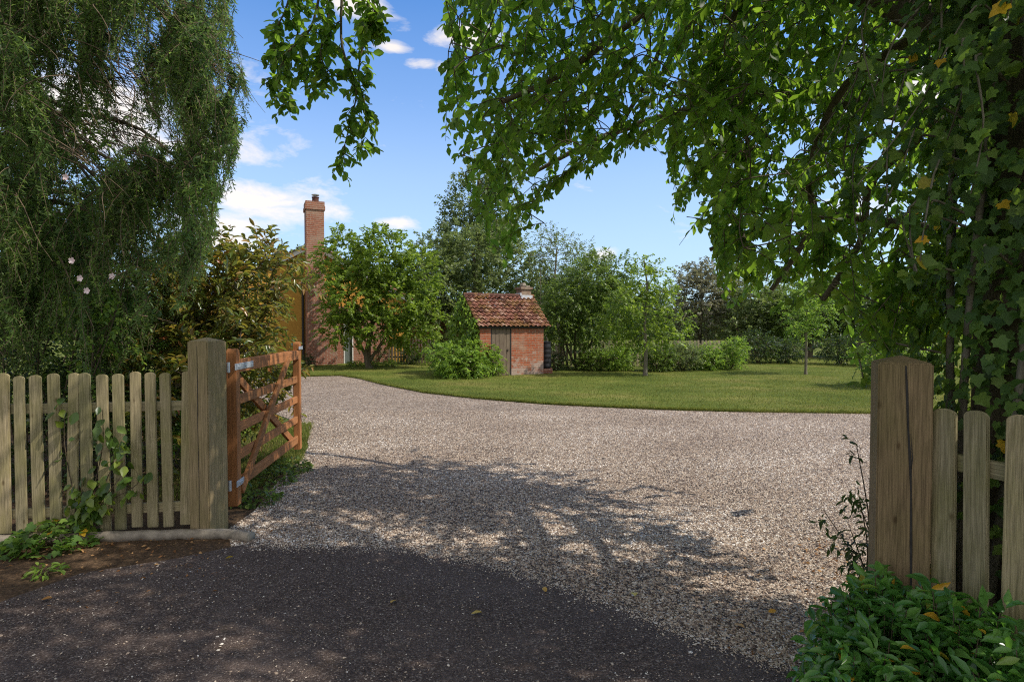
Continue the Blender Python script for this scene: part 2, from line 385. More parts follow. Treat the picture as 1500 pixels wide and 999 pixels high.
cl = mth(nt, 'ADD', mth(nt, 'MULTIPLY', mask, .42), mth(nt, 'ADD', cn, -.5))
cl = ramp(nt, cl, [(.14, (0,) * 3), (.42, (.85,) * 3)])
# broad unseen cloud added over and behind the viewer as neutral fill light
fill_cloud = mth(nt, 'ADD', mth(nt, 'MULTIPLY', sep.outputs[1], -1.0), mth(nt, 'MULTIPLY', sep.outputs[2], .62))
fill_cloud = mth(nt, 'ADD', fill_cloud, mth(nt, 'MULTIPLY', mth(nt, 'ADD', cn, -.5), .9))
fill_cloud = ramp(nt, fill_cloud, [(.05, (0,) * 3), (.40, (.62,) * 3)])
cl = mth(nt, 'MAXIMUM', cl, fill_cloud)
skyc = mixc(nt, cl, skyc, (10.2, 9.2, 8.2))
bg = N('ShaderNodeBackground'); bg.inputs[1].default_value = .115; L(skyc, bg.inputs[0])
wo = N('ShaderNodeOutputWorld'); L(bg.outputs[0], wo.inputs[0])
sl = bpy.data.lights.new('sun', 'SUN'); sl.energy = 5.0; sl.angle = R(.55); sl.color = (1, .93, .83)
so = bpy.data.objects.new('sun', sl); COL.objects.link(so); so.location = (12, 1, 14)
so.rotation_euler = Vector(-TOSUN).to_track_quat('-Z', 'Y').to_euler()
cam = bpy.data.cameras.new('camera'); co = bpy.data.objects.new('camera', cam); COL.objects.link(co)
cam.sensor_width = 36; cam.lens = 36 * F / 1500; cam.clip_end = 3000; cam.clip_start = .02
co.location = (0, 0, EYE); co.rotation_euler = (math.pi / 2 - PITCH, 0, 0); sc.camera = co
sc.view_settings.view_transform = 'Standard'; sc.view_settings.look = 'None'; sc.view_settings.exposure = 0
sc.cycles.max_bounces = 8; sc.cycles.transmission_bounces = 4; sc.cycles.diffuse_bounces = 4
sc.cycles.use_denoising = False; sc.cycles.filter_width = 1.1

# ------------------------------------------------------------------ ground sheets
def sheet(name, pts, z, mat, skirt=0):
    pts = [(p[0], p[1]) for p in pts]
    bm = bmesh.new(); vs = [bm.verts.new((x, y, z)) for x, y in pts]
    f = bm.faces.new(vs)
    if f.normal.z < 0: f.normal_flip()
    if skirt:
        n = len(vs); lo = [bm.verts.new((v.co.x, v.co.y, z - skirt)) for v in vs]
        for i in range(n): bm.faces.new((vs[i], vs[(i + 1) % n], lo[(i + 1) % n], lo[i]))
    bmesh.ops.recalc_face_normals(bm, faces=bm.faces)
    bmesh.ops.triangulate(bm, faces=[f_ for f_ in bm.faces if len(f_.verts) > 4])
    me = bpy.data.meshes.new(name); bm.to_mesh(me); bm.free(); me.materials.append(mat)
    o = bpy.data.objects.new(name, me); COL.objects.link(o); return struct(o)
def soil_mat():
    m, nt, N, L = new_mat('soil')
    p = geo_pos(nt); n1 = noise(nt, p, 3, 6, .7); n2 = noise(nt, p, 40, 4, .7)
    col = ramp(nt, n2, [(.3, (.04, .027, .017)), (.55, (.10, .064, .037)), (.75, (.22, .14, .08))])
    finish(nt, principled(nt, col, .95, bump(nt, n2, 1, .02), .1)); return m
def field_mat():
    m, nt, N, L = new_mat('field grass')
    p = geo_pos(nt); n1 = noise(nt, p, .5, 5, .7); n2 = noise(nt, p, 30, 4, .7)
    col = ramp(nt, n1, [(.3, (.055, .085, .02)), (.7, (.15, .16, .05))])
    col = mixc(nt, 1, col, ramp(nt, n2, [(.3, (.6,) * 3), (.7, (1.3,) * 3)]), 'MULTIPLY')
    finish(nt, principled(nt, col, .95, bump(nt, n2, 1, .03), .1)); return m
def lawn_mat():
    m, nt, N, L = new_mat('lawn')
    p = geo_pos(nt); n1 = noise(nt, p, .45, 5, .65); n2 = noise(nt, p, 45, 4, .75); n3 = noise(nt, mapping(nt, p, (.15, 1, 1)), 1.3, 3)
    col = ramp(nt, n1, [(.32, (.075, .108, .018)), (.5, (.125, .155, .030)), (.68, (.23, .21, .06))])
    col = mixc(nt, 1, col, ramp(nt, n2, [(.3, (.5,) * 3), (.7, (1.35,) * 3)]), 'MULTIPLY')
    col = mixc(nt, 1, col, ramp(nt, n3, [(.35, (.85,) * 3), (.65, (1.12,) * 3)]), 'MULTIPLY')
    finish(nt, principled(nt, col, .95, bump(nt, n2, 1, .03), .1)); return m
STONE = [(0, (.045, .033, .026)), (.2, (.14, .10, .075)), (.42, (.31, .228, .162)), (.62, (.41, .315, .23)), (.8, (.50, .412, .318)), (.93, (.60, .53, .44)), (1, (.72, .67, .60))]
def gravel_mat():
    m, nt, N, L = new_mat('gravel')
    p = geo_pos(nt)
    vo = N('ShaderNodeTexVoronoi'); vo.inputs['Scale'].default_value = 62; L(p, vo.inputs['Vector'])
    vo2 = N('ShaderNodeTexVoronoi'); vo2.inputs['Scale'].default_value = 62; vo2.feature = 'DISTANCE_TO_EDGE'; L(p, vo2.inputs['Vector'])
    sepc = N('ShaderNodeSeparateColor'); L(vo.outputs['Color'], sepc.inputs[0])
    col = ramp(nt, sepc.outputs[0], STONE)
    gap = ramp(nt, vo2.outputs[0], [(0, (.25, .22, .2)), (.12, (1, 1, 1))])
    col = mixc(nt, 1, col, gap, 'MULTIPLY')
    n1 = noise(nt, p, .8, 4, .6); n3 = noise(nt, mapping(nt, p, (.5, 1, 1)), 5, 4, .7)
    col = mixc(nt, 1, col, ramp(nt, n1, [(.3, (.86, .84, .82)), (.7, (1.1, 1.09, 1.08))]), 'MULTIPLY')
    col = mixc(nt, 1, col, ramp(nt, n3, [(.3, (.86,) * 3), (.7, (1.1,) * 3)]), 'MULTIPLY')
    h = mth(nt, 'ADD', mth(nt, 'MULTIPLY', vo.outputs['Distance'], -1), mth(nt, 'MULTIPLY', sepc.outputs[1], .8))
    finish(nt, principled(nt, col, .8, bump(nt, h, 1.0, .012), .3)); return m
def asphalt_mat():
    m, nt, N, L = new_mat('asphalt')
    p = geo_pos(nt); n1 = noise(nt, p, 1.4, 5, .65); n2 = noise(nt, p, 130, 3, .7); n4 = noise(nt, p, 6, 4, .7)
    vo = N('ShaderNodeTexVoronoi'); vo.inputs['Scale'].default_value = 140; L(p, vo.inputs['Vector'])
    sepc = N('ShaderNodeSeparateColor'); L(vo.outputs['Color'], sepc.inputs[0])
    col = ramp(nt, sepc.outputs[0], [(0, (.034, .022, .016)), (.6, (.082, .057, .045)), (.88, (.13, .097, .078)), (1, (.27, .22, .18))])
    col = mixc(nt, ramp(nt, n1, [(.42, (0,) * 3), (.75, (.5,) * 3)]), col, (.13, .10, .087))
    col = mixc(nt, ramp(nt, n4, [(.58, (0,) * 3), (.74, (.55,) * 3)]), col, (.075, .05, .03))
    h = mth(nt, 'ADD', n2, mth(nt, 'MULTIPLY', vo.outputs['Distance'], -1.2))
    finish(nt, principled(nt, col, .85, bump(nt, h, .9, .006), .25)); return m
M_soil, M_field, M_lawn, M_gravel, M_asph = soil_mat(), field_mat(), lawn_mat(), gravel_mat(), asphalt_mat()
sheet('ground', [(-900, -60), (900, -60), (900, 1500), (-900, 1500)], 0, M_field)
sheet('soil', [(-9, -1), (5.5, -1), (5.5, 8.0), (2.2, 4.6), (-2.4, 6.8), (-3.5, 8.6), (-9, 8.6)], .004, M_soil)
edge_px = [(448, 552), (500, 551), (530, 556), (560, 564), (620, 576), (700, 585), (800, 593), (900, 598), (1000, 602), (1100, 604.5), (1280, 607)]
EDGE = [tuple(gp(*e)[:2]) for e in edge_px]
GRAVEL = [(2.05, 2.0), (1.9, 2.7), (2.35, 3.6), (3.3, 4.6), (5.2, 5.6), (9, 6.3), (14, 6.6), (14, 10.4), (9.5, 10.2)] + EDGE[::-1] + \
         [(-8.3, 17.3), (-7.6, 14.5), (-5.0, 11.2), (-3.4, 9.2), (-2.6, 7.4), (-2.45, 6.6), (-2.30, 5.6), (-2.15, 4.8), (-2.15, 4.35), (-1.9, 3.9)]
apron_px = [(372, 797), (450, 800), (600, 806), (700, 822), (800, 850), (900, 885), (1000, 925), (1100, 958), (1190, 990)]
APR = [tuple(gp(*e)[:2]) for e in apron_px]
GRAVEL += [(APR[0][0] - .1, APR[0][1] - .25), (APR[3][0], APR[3][1] - .25), (APR[6][0], APR[6][1] - .2), (1.25, 2.0)]
sheet('gravel_drive', GRAVEL, .008, M_gravel)
LAWN = [(-40, 8.2), (-4.4, 8.2), (-3.0, 8.0), (-3.75, 9.3), (-5.3, 11.4), (-7.9, 14.7), (-8.7, 17.4)] + EDGE + [(9.5, 10.15), (14, 10.35), (60, 10.6), (60, 60), (-40, 60)]
sheet('lawn', LAWN, .035, M_lawn, .04)
jag = []
for a, b in zip(APR[:-1], APR[1:]):
    for t in np.linspace(0, 1, 14)[:-1]:
        jag.append((a[0] + (b[0] - a[0]) * t + rng.normal() * .006, a[1] + (b[1] - a[1]) * t + rng.normal() * .008))
jag.append(APR[-1])
left_px = [(250, 822), (120, 842), (0, 885)]
ASPH = [tuple(gp(*e)[:2]) for e in left_px[::-1]] + jag + [(1.5, 1.8), (1.9, .6), (2.4, -1.2), (3.5, -4), (-9, -4), (-6.5, 1.2), (-4.0, 2.6)]
sheet('road_apron', ASPH, .014, M_asph)

# gravel stones as geometry (uncountable): near field dense
def in_poly(X, Y, poly):
    ins = np.zeros(len(X), bool); n = len(poly)
    for i in range(n):
        x1, y1 = poly[i][:2]; x2, y2 = poly[(i + 1) % n][:2]
        c = ((y1 > Y) != (y2 > Y)) & (X < (x2 - x1) * (Y - y1) / (y2 - y1 + 1e-12) + x1)
        ins ^= c
    return ins
def stones(name, X, Y, z, size, flat, mat, rnd):
    n = len(X)
    T = np.array([(1, 0, 0), (.25, .95, .1), (-.8, .6, 0), (-.8, -.6, .05), (.25, -.95, 0), (.25, .1, .8), (-.3, -.15, .75)])
    Fc = np.array([(0, 1, 5), (1, 2, 6), (1, 6, 5), (2, 3, 6), (3, 4, 6), (4, 5, 6), (4, 0, 5)])
    a = rng.random(n) * 2 * math.pi; c, s = np.cos(a)[:, None], np.sin(a)[:, None]
    J = T[None] * (1 + rng.normal(size=(n, 7, 3)) * .22)
    sx = size[:, None] * rng.uniform(.75, 1.3, (n, 1)); sy = size[:, None] * rng.uniform(.6, 1.0, (n, 1))
    x = J[..., 0] * sx; y = J[..., 1] * sy; zz = J[..., 2] * size[:, None] * flat
    tilt = rng.normal(size=(n, 1)) * .35
    zz = zz + x * tilt
    V = np.stack([X[:, None] + x * c - y * s, Y[:, None] + x * s + y * c, z + zz], -1).reshape(-1, 3)
    Fa = (Fc[None] + (np.arange(n) * 7)[:, None, None]).reshape(-1, 3)
    o = mesh_obj(name, V, Fa, mat, rnd=np.repeat(rnd, 7)); o['kind'] = 'stuff'; return o
def stone_mat():
    m, nt, N, L = new_mat('stone chips')
    col = ramp(nt, rnd_attr(nt), STONE); n = noise(nt, geo_pos(nt), 120, 2)
    col = mixc(nt, 1, col, ramp(nt, n, [(.3, (.8,) * 3), (.7, (1.15,) * 3)]), 'MULTIPLY')
    finish(nt, principled(nt, col, .75, None, .3)); return m
M_stone = stone_mat()
nst = 330000
Y = 2.3 + 8.2 * rng.random(nst) ** 1.55; X = (rng.random(nst) - .5) * (2 * .92 * Y + 1)
k = in_poly(X, Y, GRAVEL) & ~in_poly(X, Y, ASPH) & (X > -.93 * Y - .3) & (X < .93 * Y)
X, Y = X[k], Y[k]
o = stones('gravel_stones', X, Y, .008, rng.uniform(.0045, .0105, len(X)), .75, M_stone, np.clip(rng.random(len(X)) + .09 * np.sin(X * 2.1 + 1.5 * np.sin(Y * 1.3)) + .07 * np.sin(Y * 3.4 - X * .8) - .16 * np.exp(-((X - 1.2 - .4 * (Y - 3)) / .35) ** 2) * (Y < 4), 0, 1))
tag(o, 'loose pinkish beige pea gravel covering the drive', 'gravel')
n = 6500
X = rng.uniform(-4.5, 1.8, n); Y = rng.uniform(1.2, 4.4, n); k = in_poly(X, Y, ASPH); X, Y = X[k], Y[k]
# extra chips kicked over the edge of the apron
i = rng.integers(0, len(jag), 3600); t = np.abs(rng.normal(size=3600)) * .06
X2 = np.array(jag)[i, 0] + rng.normal(size=3600) * .03; Y2 = np.array(jag)[i, 1] - t
k2 = in_poly(X2, Y2, ASPH)
X = np.concatenate([X, X2[k2]]); Y = np.concatenate([Y, Y2[k2]])
sz = rng.uniform(.0022, .0055, len(X)); sz[rng.random(len(X)) < .10] *= 1.8
o = stones('stone_chips', X, Y, .015, sz, .6, M_stone, .45 + .55 * rng.random(len(X)))
tag(o, 'pale stone chips scattered over the dark asphalt', 'gravel')
# litter of dry leaves and needles beneath the left fence, and along the right edge of the drive
n = 5200
X = rng.uniform(-5.2, -1.7, n); Y = rng.uniform(2.8, 4.4, n)
# density falls off away from the fence
dist = (4.30 + (X + 2.4) * .16) - Y
k = (dist > 0.02) & (rng.random(n) < np.exp(-dist * 3.0)) & ~(in_poly(X, Y, GRAVEL) & (rng.random(n) < .8))
X, Y = X[k], Y[k]
n2 = 2600
Xb = rng.uniform(.9, 2.3, n2); Yb = rng.uniform(2.2, 4.2, n2); kb = rng.random(n2) < np.exp(-np.abs(Xb - 1.75 - .3 * (Yb - 2.6)) * 5)
X = np.concatenate([X, Xb[kb]]); Y = np.concatenate([Y, Yb[kb]])
P = np.stack([X, Y, np.full(len(X), .016)], 1); a = rng.random(len(X)) * 6.28
ln = rng.uniform(.012, .035, len(X)); needle = rng.random(len(X)) < .5
o = leaf_obj('leaf_litter', P, np.stack([np.cos(a), np.sin(a), rng.normal(size=len(X)) * .2], 1), np.array([0, 0, 1.]) + rng.normal(size=(len(X), 3)) * .35,
             np.where(needle, ln * 2.0, ln), np.where(needle, .003, ln * .6), DIAM, L_dry, None, kind='stuff')
tag(o, 'brown leaf and needle litter below the fences', 'leaf litter')
# grass blades of the lawn
n = 230000
Y = 8 + 17 * rng.random(n) ** 1.3; X = (rng.random(n) - .45) * 2 * (.75 * Y + 1)
k = in_poly(X, Y, LAWN) & (Y < 26); X, Y = X[k], Y[k]
i = rng.integers(0, len(EDGE) - 1, 16000); t = rng.random(16000); E = np.array(EDGE)
ex = E[i] + (E[i + 1] - E[i]) * t[:, None] + np.stack([rng.normal(size=16000) * .03, np.abs(rng.normal(size=16000)) * .07 - .035 + .03 * np.sin(t * 40 + i)], 1)
X = np.concatenate([X, ex[:, 0]]); Y = np.concatenate([Y, ex[:, 1]]); n = len(X)
P = np.stack([X, Y, np.full(n, .033)], 1)
o = leaf_obj('lawn_grass', P, np.array([0, 0, 1.]) + rng.normal(size=(n, 3)) * .45, rng.normal(size=(n, 3)), rng.uniform(.02, .05, n), .006 + .004 * rng.random(n), DIAM, L_grass, None, kind='stuff')
tag(o, 'short mown green lawn grass', 'grass')
# rough verge grass and weeds on the left edge of the drive, inside the gate
n = 16000
Y = rng.uniform(5.0, 9.0, n); X = -2.45 - .25 * np.maximum(Y - 6.6, 0) * 1.2 - np.abs(rng.normal(size=n)) * .6 + .06
P = np.stack([X, Y, np.full(n, .01)], 1)
o = leaf_obj('verge_grass', P, np.array([0, 0, 1.]) + rng.normal(size=(n, 3)) * .5, rng.normal(size=(n, 3)), rng.uniform(.03, .09, n), .006, DIAM, L_grass, None, kind='stuff')
tag(o, 'rough grass on the verge behind the open gate', 'grass')

# ------------------------------------------------------------------ fences, posts and gate
def picket_mesh(wd, th, h):
    bm = bmesh.new(); prof = [(-wd / 2, 0), (wd / 2, 0), (wd / 2, h - wd * .28)]
    for a in np.linspace(20, 160, 7): prof.append((math.cos(R(a)) * wd * .5 * .98, h - wd * .28 + math.sin(R(a)) * wd * .28))
    prof.append((-wd / 2, h - wd * .28))
    a = [bm.verts.new((x, -th / 2, z)) for x, z in prof]
    f = bm.faces.new(a)
    e = bmesh.ops.extrude_face_region(bm, geom=[f])
    for v in e['geom']:
        if isinstance(v, bmesh.types.BMVert): v.co.y += th
    bmesh.ops.recalc_face_normals(bm, faces=bm.faces)
    bmesh.ops.bevel(bm, geom=[ed for ed in bm.edges if ed.calc_face_angle(0) > 1.2], offset=.004, segments=2, affect='EDGES')
    me = bpy.data.meshes.new('picket'); bm.to_mesh(me); bm.free(); return me
def picket_fence(label, A, B, n, h, wd, mat, rails, posts=(), th=.02, jitter=.006, group=None, skip=()):
    A = np.array(A, float); B = np.array(B, float); d = B - A; Ln = np.hypot(*d); ang = math.atan2(d[1], d[0])
    t = thing('picket_fence', label, 'fence', (A[0], A[1], 0), ang, group)
    me = picket_mesh(wd, th, h - .05); me.materials.append(mat)
    for i in range(n):
        o = bpy.data.objects.new('picket', me); COL.objects.link(o); o.parent = t
        o.location = (Ln * i / (n - 1) + rng.normal() * .003, rng.normal() * .001, .05 + rng.normal() * jitter)
        o.rotation_euler = (0, rng.normal() * .010, 0); o.scale = (rng.uniform(.92, 1.05), 1, 1)
    for z in rails:
        m = MB(); m.beam((-.06, th / 2 + .021, z), (Ln + .06, th / 2 + .021, z), .038, .07)
        m.build('rail', M_rail if mat is M_fence else mat, t, loc=(0, 0, 0))
    for p in posts:
        m = MB(); m.box((p, th / 2 + .085, (h - .02) / 2), (.085, .085, h - .02), None, .006); m.build('post', mat, t, loc=(0, 0, 0))
    return t
M_rail = wood_mat('fence rail timber', (.20, .175, .09), (.50, .42, .255), (.26, .24, .09), .65, axis=0)
LP = gp(307, 779); LP = np.array([LP[0], LP[1]])
fence_a = gp(8, 793)[:2]; fence_b = gp(271, 779)[:2]
fd = (fence_b - fence_a) / 11
picket_fence('weathered picket fence of round topped boards left of the open gate', fence_a - fd * 4, fence_b, 16, 1.205, .076, M_fence, (.95, .19), (.30,))
M_post2 = wood_mat('dark gate post oak', (.13, .095, .05), (.31, .23, .125), (.16, .135, .055), .6)
def gate_post(label, c, s, h, ang, crack):
    t = thing('gate_post', label, 'gate post', (c[0], c[1], 0), ang); wood = M_post2 if c[0] > 0 else M_post
    bm = bmesh.new(); b = s / 2
    lo = [bm.verts.new((x * b, y * b, 0)) for x, y in ((-1, -1), (1, -1), (1, 1), (-1, 1))]
    hi = [bm.verts.new((x * b, y * b, h)) for x, y in ((-1, -1), (1, -1), (1, 1), (-1, 1))]
    ap = bm.verts.new((0, 0, h + s * .16)); bm.faces.new(lo[::-1])
    for i in range(4):
        bm.faces.new((lo[i], lo[(i + 1) % 4], hi[(i + 1) % 4], hi[i])); bm.faces.new((hi[i], hi[(i + 1) % 4], ap))
    bmesh.ops.bevel(bm, geom=bm.edges[:], offset=.006, segments=2, affect='EDGES')
    m = MB(); m.bm(bm); m.build('post', wood, t, loc=(0, 0, 0))
    for side, pts in crack:   # drying shakes: narrow dark splits
        V = []; Fc = []
        for i, (u, z, wd_) in enumerate(pts):
            for sg in (-1, 1):
                uu = u + sg * wd_ / 2
                V.append((uu, -b - .002, z) if side == 'f' else (b + .002, uu, z))
            if i: Fc.append((2 * i - 2, 2 * i - 1, 2 * i + 1, 2 * i))
        mesh_obj('split', V, Fc, M_dark, t, loc=(0, 0, 0))
    return t
view = math.atan2(LP[0], LP[1])
gate_post('square oak gate post left of the drive carrying the open gate', LP, .185, 1.435, R(-17.4), [('f', [(-.0, .05, .003), (.004, .4, .005), (-.002, .8, .004), (.002, 1.1, .006), (0, 1.40, .002)])])
RP = at(1317, 700, 2.62)[:2]
gate_post('thick split oak gate post at the right end of the drive', RP, .205, 1.385, R(-24), [('f', [(.035, .12, .004), (.034, .35, .008), (.030, .6, .010), (.027, .82, .006), (.022, .95, .011), (.012, 1.1, .007), (.006, 1.25, .010), (.0, 1.375, .006)]),
                                                          ('f', [(.024, .9, .001), (.03, .97, .004), (.022, 1.08, .001)])])
fa = at(1384, 700, 2.47)[:2]; fb = at(1492, 700, 2.22)[:2]; fdir = (fb - fa) / 2
picket_fence('weathered picket fence right of the drive beside the ivy covered trunk', fa, fa + fdir * 9, 10, 1.20, .092, M_fence, (.97, .25), (.75,), th=.022)

# five-bar gate: local x from the hinge along the gate
GH = gp(341, 764)[:2]; GL_ = at(437, 600, 6.55)[:2]
gd = GL_ - GH; glen = np.hypot(*gd); gang = math.atan2(gd[1], gd[0])
g = thing('field_gate', 'reddish brown five bar timber gate standing open on the left', 'gate', (GH[0], GH[1], 0), gang)
def stile(name, x, z0, z1, wd, th):
    bm = bmesh.new(); prof = [(-wd / 2, z0), (wd / 2, z0), (wd / 2, z1 - wd * .4)] + [(math.cos(R(a)) * wd / 2, z1 - wd * .4 + math.sin(R(a)) * wd * .4) for a in (25, 50, 75, 105, 130, 155)] + [(-wd / 2, z1 - wd * .4)]
    f = bm.faces.new([bm.verts.new((x + u, -th / 2, z)) for u, z in prof])
    for v in bmesh.ops.extrude_face_region(bm, geom=[f])['geom']:
        if isinstance(v, bmesh.types.BMVert): v.co.y += th
    bmesh.ops.recalc_face_normals(bm, faces=bm.faces)
    bmesh.ops.bevel(bm, geom=[e for e in bm.edges if e.calc_face_angle(0) > 1.2], offset=.004, segments=2, affect='EDGES')
    m = MB(); m.bm(bm); return m.build(name, M_gate, g, loc=(0, 0, 0))
stile('hinge_stile', .045, .12, 1.37, .09, .075)
stile('latch_stile', glen - .04, .16, 1.37, .08, .07)
M_gate_h = wood_mat('stained gate rail timber', (.23, .095, .032), (.44, .195, .075), (.17, .08, .034), .5, .75, axis=0)
for z, hh, tt in ((1.225, .10, .07), (.95, .075, .03), (.725, .075, .03), (.50, .075, .03), (.275, .085, .03)):
    m = MB(); m.beam((.092, 0, z), (glen - .082, 0, z), tt, hh); m.build('rail', M_gate_h, g, loc=(0, 0, 0))
m = MB(); m.beam((.10, -.034, .22), (glen * .74, -.034, 1.20), .03, .075); m.build('brace', M_gate_h, g, loc=(0, 0, 0))
m = MB(); m.beam((.10, .034, 1.19), (glen * .95, .034, .25), .03, .075); m.build('brace', M_gate_h, g, loc=(0, 0, 0))
for z, l_ in ((1.225, .42), (.30, .16)):
    m = MB(); th_ = .039 if z > 1 else .041
    m.box((l_ / 2 - .02, -th_, z), (l_, .006, .05), None, .002)
    m.box((l_ / 2 - .02, th_, z), (l_, .006, .05), None, .002)
    for u in (.05, l_ * .5, l_ - .07): m.lathe([(.011, 0), (.011, .006), (.006, .010)], (0, 0, 0), 10) if False else m.box((u, -th_ - .006, z), (.02, .01, .02), None, .004)
    m.tube([(-.05, 0, z - .04), (-.05, 0, z + .04)], .012, 8)
    m.build('hinge_strap', M_galv, g, loc=(0, 0, 0))
m = MB(); m.box((glen - .05, -.045, 1.30), (.16, .008, .035), None, .002); m.build('latch', M_galv, g, loc=(0, 0, 0))
# kerb at the foot of the left fence
kp = [gp(-300, 815), gp(-100, 803), (gp(0, 798)), gp(130, 793), gp(250, 789), gp(330, 788), gp(368, 793)]
P = spline([(p[0], p[1], .03) for p in kp], 40); P[:, 2] += rng.normal(size=40) * .004; P[:, :2] += rng.normal(size=(40, 2)) * .003
V, Fc = tube_geo(P, .042 + rng.normal(size=40) * .002, 10); Fc += [tuple(range(10))[::-1], tuple(range(390, 400))]
V[:, 2] = np.where(V[:, 2] > .062, .062 + (V[:, 2] - .062) * .4, V[:, 2])
k_ = mesh_obj('kerb', V, Fc, M_conc, smooth=True)
tag(k_, 'low curved concrete edging along the foot of the left fence', 'kerb')

# ------------------------------------------------------------------ broadleaf tree maker
def blob_points(blobs, n, shell=.55):
    """points through ellipsoid lobes; biased to the outside; with outward directions"""
    vol = np.array([b[3] * b[4] * b[5] for b in blobs]) ** .8; pr = vol / vol.sum()
    idx = rng.choice(len(blobs), n, p=pr); B = np.array(blobs, float)[idx]
    u = unit(rng.normal(size=(n, 3))); r = (shell + (1 - shell) * rng.random(n)) ** .7
    lump = 1 + .16 * np.sin(u[:, 0] * 5 + idx) * np.cos(u[:, 2] * 6 + idx * 1.7) + .1 * np.sin(u[:, 1] * 9 + idx)
    P = B[:, :3] + u * B[:, 3:6] * (r * lump)[:, None]
    return P, u
def tree(name, label, base, trunk_pts, r0, blobs, n_sp, n_leaf, sp_len, llen, lmat, cat='tree', wr=.6, droop=.3, bark=None, tpl=DIAM, twig_sides=3, group=None,
         extra_limbs=(), crown='crown', shell=.5, hang=.3, minz=.1, up=.25, stems=False, trunk_sides=9, side=.9, wood_max=.03, r_end=.004, dense=True):
    bark = bark or M_bark
    if dense: n_sp = int(n_sp * 1.5); llen *= 1.28
    t = thing(name, label, cat, (base[0], base[1], 0), 0, group)
    b3 = np.array([base[0], base[1], 0.])
    tp = spline(np.array(trunk_pts, float) + b3, 14)
    tr = np.linspace(r0, r0 * .3, 14); tr[0] *= 1.35
    limbs = [(tp, tr)] + [(spline(np.array(l, float) + b3, 9), np.linspace(r, r * .35, 9)) for l, r in extra_limbs]
    V0, F0 = tubes_np(limbs, trunk_sides)
    bl = [(b[0] + base[0], b[1] + base[1], b[2], *b[3:]) for b in blobs]
    P, u = blob_points(bl, n_sp, shell); k = P[:, 2] > minz; P, u = P[k], u[k]
    d = unit(u + np.array([0, 0, up]) + rng.normal(size=P.shape) * .45)
    ln = sp_len * rng.uniform(.6, 1.3, len(P))
    C, D, Nn, ll, ww, st = sprays(P, d, ln, n_leaf, droop, llen, wr, hang, side)
    k = C[:, 2] > .03
    leaf_obj(crown, C[k], D[k], Nn[k], ll[k], ww[k], tpl, lmat, t, rnd=np.clip(rng.random(k.sum()) * .75 + .25 * rng.random((len(P), 1)).repeat(n_leaf, 1).ravel()[k], 0, 1))
    sub = P if len(P) < 700 else P[rng.choice(len(P), 700, replace=False)]
    paths = connect(limbs, sub, .12, r_end, wood_max)
    if stems: paths += [(s_, np.linspace(.004, .0015, 5)) for s_ in st]
    V, Fa = tubes_np(paths, twig_sides); mesh_obj('trunk', np.vstack([V0, V]), np.vstack([F0, Fa + len(V0)]), bark, t, smooth=True)
    return t
def shrub(label, base, r, h, n_sp, n_leaf, llen, lmat, name='shrub', cat='shrub', group=None, sp_len=.3, wr=.55, tpl=DIAM, shell=.35, droop=.25, stems=False, lobes=4, hang=.2):
    bl = [(0, 0, h * .45, r * .8, r * .8, h * .5)]
    for i in range(lobes):
        a = i * 2 * math.pi / lobes + rng.random(); q = r * rng.uniform(.35, .6)
        bl.append((math.cos(a) * q, math.sin(a) * q, h * rng.uniform(.35, .7), r * rng.uniform(.4, .6), r * rng.uniform(.4, .6), h * rng.uniform(.25, .4)))
    lim = [([(0, 0, 0), (math.cos(a) * r * .3, math.sin(a) * r * .3, h * .35), (math.cos(a) * r * .45, math.sin(a) * r * .45, h * .75)], .018) for a in (.5, 2.2, 3.9, 5.4)]
    return tree(name, label, base, [(0, 0, 0), (.02, .02, h * .3), (0, .03, h * .8)], .025, bl, n_sp, n_leaf, sp_len, llen, lmat, cat, wr, droop, M_twig, tpl, 3, group, lim, 'foliage', shell, hang, .04, .35, stems, 6, dense=False)

